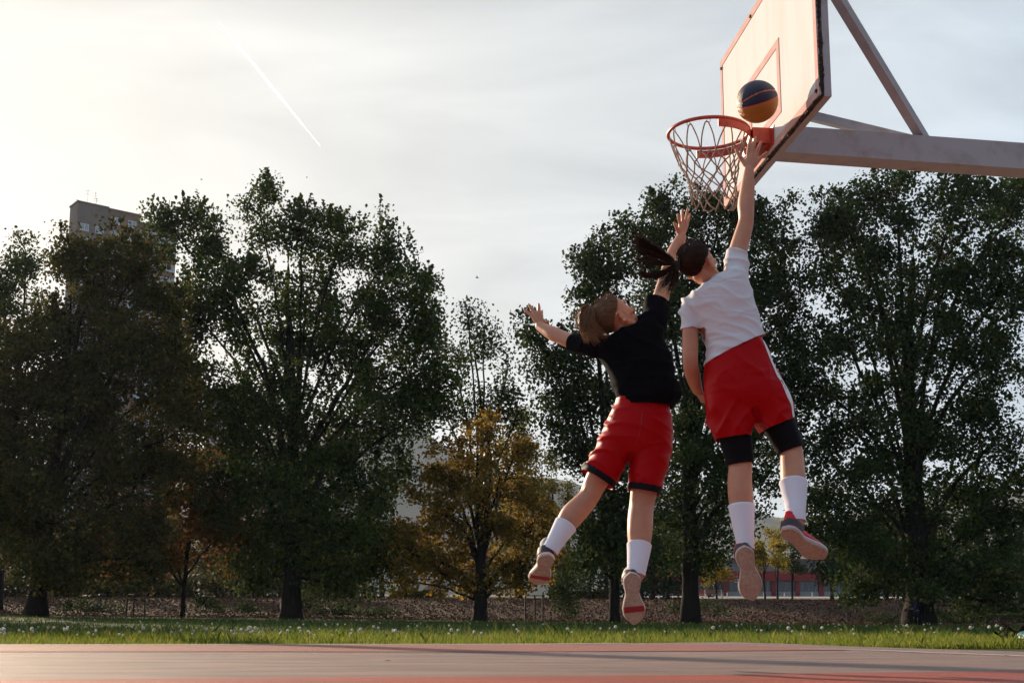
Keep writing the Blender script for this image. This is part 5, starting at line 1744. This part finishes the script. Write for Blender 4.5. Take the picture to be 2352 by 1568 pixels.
gB = [([PB(1352, 703, -.05), PB(1334, 716, -.07), PB(1334, 748, -.08), PB(1350, 783, -.08)], .014, 2.0),
      ([PB(1356, 706, -.07), PB(1346, 726, -.09), PB(1354, 756, -.10), PB(1372, 784, -.10)], .014, 2.2),
      ([PB(1362, 710, -.08), PB(1362, 734, -.11), PB(1376, 756, -.11), PB(1396, 774, -.10)], .012, 1.7),
      ([PB(1350, 706, -.04), PB(1332, 724, -.05), PB(1326, 744, -.05), PB(1318, 754, -.05)], .012, 1.1),
      ([PB(1350, 708, -.04), PB(1334, 718, -.04), PB(1326, 724, -.04), PB(1316, 726, -.04)], .009, .4)]
tieB = PB(1373, 715, -.04)
add_hair(black, CB, Fb, Ub, Sb, tieB - (CB + Ub * .033), gB, M['hair_light'], 2300, 800, seed=9, s=1.06, cap_mat=M['hair_cap_shade'], loose=.75)
# t-shirt
sh = MB()
tr = [((1424, 965), (1540, 975), .14), ((1421, 930), (1545, 938), .142), ((1412, 905), (1566, 908), .145), ((1402, 872), (1552, 862), .14), ((1392, 850), (1546, 822), .135), ((1376, 826), (1528, 790), .132),
      ((1366, 802), (1524, 756), .125), ((1378, 784), (1512, 728), .108), ((1402, 772), (1482, 737), .082), ((1420, 767), (1466, 745), .066), ((1412, 752), (1458, 730), .06)]
loft(sh, [ring_lr(l, r, YB, b) for l, r, b in tr])
sh.limb([PB(1462, 775), PB(1502, 735), PB(1506, 705, .02), PB(1512, 676, .04)], [.085, .078, .070, .070], 24, 5)
sh.limb([PB(1410, 800), PB(1374, 796, .01), PB(1336, 791, .09), PB(1305, 784, .16)], [.072, .068, .058, .052], 24, 5)
me = remesh(sh, .0062, 7, 'tshirt')
displace(me, wrinkle_fn((.35, 0, .93), 30, .028, 5.7, axis2=(-.5, 0, .9), mask=lambda co: .4 + .8 * sstep(1.35, 1.05, co[:, 2])))
cut(me, [((PB(1420, 930) + PB(1542, 938)) / 2, np.array([-.04, 0, -1]), .30), (PB(1504, 692, .03), PB(1533, 628, .09) - PB(1502, 735), .13),
         (PB(1314, 787, .14), PB(1291, 775, .20) - PB(1372, 795, .02), .10), (PB(1441, 758), nrm(PB(1418, 735) - PB(1455, 780)), .09)])
o = link_mesh('tshirt', me, M['black_cotton'], black)
so = o.modifiers.new('thickness', 'SOLIDIFY'); so.thickness = .004; so.offset = -1
# shorts with dark hem bands
st_ = MB()
loft(st_, [ring_lr(l, r, YB, b) for l, r, b in [((1416, 900), (1538, 905), .118), ((1410, 928), (1540, 938), .124), ((1388, 975), (1546, 985), .14), ((1372, 1020), (1545, 1030), .128), ((1380, 1040), (1540, 1050), .10)]])
loft(st_, [ring_lr(l, r, YB, b) for l, r, b in [((1378, 995), (1462, 1010), .125), ((1358, 1040), (1446, 1052), .118), ((1332, 1085), (1414, 1116), .108), ((1318, 1112), (1400, 1145), .104)]])
loft(st_, [ring_lr(l, r, YB, b) for l, r, b in [((1448, 995), (1546, 1000), .125), ((1446, 1055), (1540, 1052), .118), ((1442, 1120), (1516, 1139), .108), ((1440, 1150), (1508, 1170), .104)]])
me = remesh(st_, .0062, 7, 'shorts')
displace(me, wrinkle_fn((.5, 0, .85), 34, .013, 2.1, axis2=(1, 0, -.2), mask=lambda co: .4 + .8 * sstep(.62, .45, co[:, 0]), warp=.2))
nL = nrm(PB(1352, 1132) - PB(1374, 1098)); nR = nrm(PB(1476, 1150) - PB(1480, 1125))
cL, cR = PB(1373, 1101), PB(1479, 1130)
cut(me, [(PB(1475, 915), np.array([0, 0, 1.]), .30), (cL, nL, .15), (cR, nR, .15)])
band = me.copy(); band.name = 'hem_band'
cut(band, [(PB(1440, 1040), np.array([0, 0, 1.]), .6)])
bmx = bmesh.new(); bmx.from_mesh(band)
kill = [v for v in bmx.verts if ((Vector(cL) - v.co).dot(Vector(nL)) > .038 or v.co.x > PB(1430, 1110)[0]) and ((Vector(cR) - v.co).dot(Vector(nR)) > .038 or v.co.x < PB(1430, 1110)[0])]
bmesh.ops.delete(bmx, geom=kill, context='VERTS'); bmx.to_mesh(band); bmx.free()
displace(band, lambda co, no: np.full(len(co), .0022))
o = link_mesh('shorts', me, M['red_mesh'], black)
so = o.modifiers.new('thickness', 'SOLIDIFY'); so.thickness = .003; so.offset = -1
link_mesh('hem_band', band, M['dark_trim'], o)
surf_strip('back_seam', me, [PB(1476, 945, -.12), PB(1470, 985, -.12), PB(1460, 1020, -.11)], .004, 'red_stripe', o, .0015)
p, r = along_leg(lgL2, lrL2, 5.9, 8, .006); sock(black, p, r)
p, r = along_leg(lgR2, lrR2, 5.95, 8, .006); sock(black, p, r)
grey_shoe = dict(mid='midsole', upper='shoe_grey', collar='shoe_grey', heel='shoe_dark', line='red_stripe', tread='gum', lace='white_trim')
shoe_part(black, 'pale left shoe with a red stripe across the sole', PB(1258, 1276, -.19), PB(1232, 1349, .04), (.0, -.72, -.62), grey_shoe, 'striped', 1)
shoe_part(black, 'pale right shoe with a red stripe, sole to the camera', PB(1452, 1322, -.25), PB(1459, 1431, -.16), (.06, -1, -.28), grey_shoe, 'striped', -1)


# ------------------------------------------------------------------ two onlookers by the widest trunk
def onlooker(u, Y, h, lab, top, face):
    b = at_ground(u, Y)
    root = empty('person', b, lab, 'person', 'two people by the widest tree trunk')
    k = h / 1.75
    q = lambda x, y, z: b + np.array([x * face, y, z]) * k
    mb = MB()
    mb.limb([q(-.08, 0, .95), q(-.10, 0, .5), q(-.12, .02, .08)], [.09 * k, .065 * k, .045 * k], 12, 4)
    mb.limb([q(.08, 0, .95), q(.12, 0, .5), q(.10, .02, .08)], [.09 * k, .065 * k, .045 * k], 12, 4)
    for s in (-.12, .10): mb.limb([q(s, .02, .06), q(s - .12, -.02, .03)], [.045 * k, .035 * k], 10, 3)
    mb.limb([q(0, 0, .92), q(0, 0, 1.15), q(-.02, 0, 1.4), q(-.03, 0, 1.5)], [.15 * k, .14 * k, .17 * k, .06 * k], 16, 4)
    mb.ellipsoid(q(-.05, 0, 1.63), np.diag([.09, .075, .115]) * k, 14, 9); mb.ellipsoid(q(-.14, 0, 1.61), np.diag([.02, .012, .02]) * k, 8, 6)
    for s in (-1, 1): mb.limb([q(-.02, .17 * s, 1.42), q(-.06, .22 * s, 1.15), q(-.24, .12 * s, 1.02)], [.05 * k, .042 * k, .03 * k], 10, 4); mb.ellipsoid(q(-.28, .1 * s, 1.02), np.diag([.05, .03, .03]) * k, 8, 6)
    link_mesh('body', remesh(mb, .018, 2), M['skin'], root)
    mb = MB()
    mb.limb([q(0, 0, .88), q(0, 0, 1.15), q(-.02, 0, 1.4), q(-.03, 0, 1.49)], [.18 * k, .165 * k, .19 * k, .08 * k], 16, 4)
    for s in (-1, 1): mb.limb([q(-.02, .17 * s, 1.42), q(-.06, .22 * s, 1.15), q(-.20, .14 * s, 1.04)], [.065 * k, .056 * k, .045 * k], 10, 4)
    link_mesh('jacket', remesh(mb, .018, 2), M[top], root)
    mb = MB()
    mb.limb([q(-.08, 0, .95), q(-.10, 0, .5), q(-.12, .02, .1)], [.11 * k, .085 * k, .07 * k], 12, 4)
    mb.limb([q(.08, 0, .95), q(.12, 0, .5), q(.10, .02, .1)], [.11 * k, .085 * k, .07 * k], 12, 4)
    link_mesh('trousers', remesh(mb, .018, 2), M['dark_trim'], root)
    mb = MB(); mb.ellipsoid(q(-.02, 0, 1.67), np.diag([.10, .085, .10]) * k, 14, 9); mb.build('hair', M['hair_light'], root, smooth=True)


M['navy_jacket'] = mat('navy jacket', (0.015, 0.02, 0.07), 0.8)
onlooker(2106, 66.5, 1.62, 'onlooker in a navy top, left of the pair at the widest trunk', 'navy_jacket', 1)
onlooker(2119, 66.2, 1.50, 'onlooker in black with fair hair, right of the pair at the widest trunk', 'black_cotton', 1)


# ------------------------------------------------------------------ small things on the lawn
def dandelion_mesh(seed):
    rg = np.random.default_rng(seed)
    mb = MB()
    hgt = 1.0
    lean = rg.normal(0, .1, 2)
    top = np.array([lean[0], lean[1], hgt])
    mb.tube([(0, 0, 0), (lean[0] * .3, lean[1] * .3, .5), top], [.016, .013, .011], 5, mi=1)
    R_ = .105
    for _ in range(70):
        d = nrm(rg.normal(size=3)); s = nrm(np.cross(d, rg.normal(size=3))); t = np.cross(d, s)
        e_ = top + d * R_
        for v in (s, t):
            mb.add([top + d * .02, e_ + v * .035, e_ + d * .012, e_ - v * .035], [(0, 1, 2, 3)])
    mb.ellipsoid(top, np.eye(3) * .035, 6, 4, mi=1)
    me = mb.mesh('dandelion'); me.materials.append(M['dandelion']); me.materials.append(M['stem'])
    return me


dm = [dandelion_mesh(s) for s in range(5)]
rg = np.random.default_rng(77)
edge = np.array([G(u, v, 0) for u, v in far_edge])
spots = []
for _ in range(46):
    y = rg.uniform(12.6, 15.5); x = rg.uniform(-.44, .44) * y; spots.append((x, y))
for _ in range(34):
    y = rg.uniform(12.6, 14.8); x = rg.uniform(-.44, -.12) * y; spots.append((x, y))
for _ in range(150):
    y = 15.5 + 30 * rg.random() ** 1.2; x = rg.uniform(-.44, .44) * y; spots.append((x, y))
for x, y in spots:
    if y < np.interp(x, edge[:, 0], edge[:, 1]) + .25: continue
    s = rg.uniform(.10, .18)
    o = bpy.data.objects.new('dandelion', dm[rg.integers(5)]); col.objects.link(o)
    o.location = (x, y, gz(x, y) - .022); o.scale = (s, s, s); o.rotation_euler = (0, 0, rg.uniform(0, 6.28))
    tag(o, 'dandelion clock on its stalk in the lawn', 'dandelion', 'dandelion clocks in the lawn')

# stray fallen leaves on the court
lm = MB(); lm.add([(-.5, 0, .02), (-.1, .35, .12), (.5, .05, .05), (.05, -.3, .10)], [(0, 1, 2, 3)]); lme = lm.mesh('fallen_leaf'); lme.materials.append(M['litter'])
for k_, (u_, v_, lab) in enumerate(((891, 1522, 'tiny dry leaf on the left half of the court'), (1305, 1503, 'dry leaf on the court below the maple'), (2312, 1510, 'dry leaf on the arc line at the right edge'), (1730, 1487, 'dry leaf on the far red band'))):
    o = bpy.data.objects.new('fallen_leaf', lme); col.objects.link(o); g = G(u_, v_); o.location = (g[0], g[1], .012); o.scale = (.045,) * 3; o.rotation_euler = (0, 0, k_ * 1.3)
    tag(o, lab, 'leaf', 'dry leaves lying on the court')

# teal crumpled bag at the right end of the lawn
g = G(2344, 1476); mb = MB(); mb.ellipsoid((g[0] + .34, g[1] + .5, .06), [[.15, 0, 0], [0, .12, 0], [0.02, 0, .075]], 28, 16)
me = mb.mesh('plastic_bag', True); displace(me, lambda co, no: noise3(co, 14) * .035)
tag(link_mesh('plastic_bag', me, M['bag']), 'teal crumpled plastic bag in the grass at the right edge', 'bag')
g = G(2300, 1474)
shrub('weed_clump', 'leafy weed clump in the grass beside the teal bag', 2318, 14.0, [(2310, 1462, 40, 14), (2345, 1452, 22, 20)], 'leaf_shrub', 91, coef=1.2, leaf_s=.014, clump=.05)

# birds, contrail
def bird(u, v, Y, s, lab):
    c = P(u, v, Y)
    mb = MB()
    mb.limb([c + [-.22 * s, 0, 0], c, c + [.25 * s, 0, .02 * s]], [.02 * s, .06 * s, .02 * s], 8, 3)
    for q in (-1, 1): mb.add([c + [-.08 * s, 0, 0.02], c + [.08 * s, 0, 0.02], c + [.05 * s, .3 * q * s, .16 * s], c + [-.12 * s, .55 * q * s, .08 * s]], [(0, 1, 2, 3)])
    o = mb.build('bird', M['bird']); o.rotation_euler = (0, 0, 0)
    return tag(o, lab, 'bird', 'birds in the sky')
bird(1096, 638, 120, .75, 'dark bird flying above the bare tree')
bird(463, 413, 180, .7, 'small bird above the left poplar')
bird(705, 408, 180, .6, 'tiny bird right of the poplar top')
c0, c1 = P(502, 50, 3500), P(735, 335, 3900)
k = 40; ts = np.linspace(0, 1, k)
mb = MB(); mb.tube(c0 + (c1 - c0) * ts[:, None], 1.2 + 3.2 * sstep(0, .25, ts) * (1 - .75 * sstep(.5, 1, ts)), 10)
tag(mb.build('contrail', M['contrail'], smooth=True), 'thin white aircraft vapour trail slanting down the sky', 'contrail')


# ------------------------------------------------------------------ haze: one closed box of even, thin air round camera and scene
mh = bpy.data.materials.new('haze'); mh.use_nodes = True
th_ = mh.node_tree; th_.nodes.clear()
oh = th_.nodes.new('ShaderNodeOutputMaterial'); pv = th_.nodes.new('ShaderNodeVolumePrincipled')
pv.inputs['Color'].default_value = (0.80, 0.88, 1.0, 1)
pv.inputs['Density'].default_value = 0.00010
pv.inputs['Anisotropy'].default_value = 0.2
th_.links.new(pv.outputs[0], oh.inputs['Volume'])
mb = MB(); mb.box((0, 1110, 158), (3000, 2500, 324))
hz = mb.build('haze', mh)
tag(hz, 'thin blue haze in the distance', 'haze', kind='stuff')
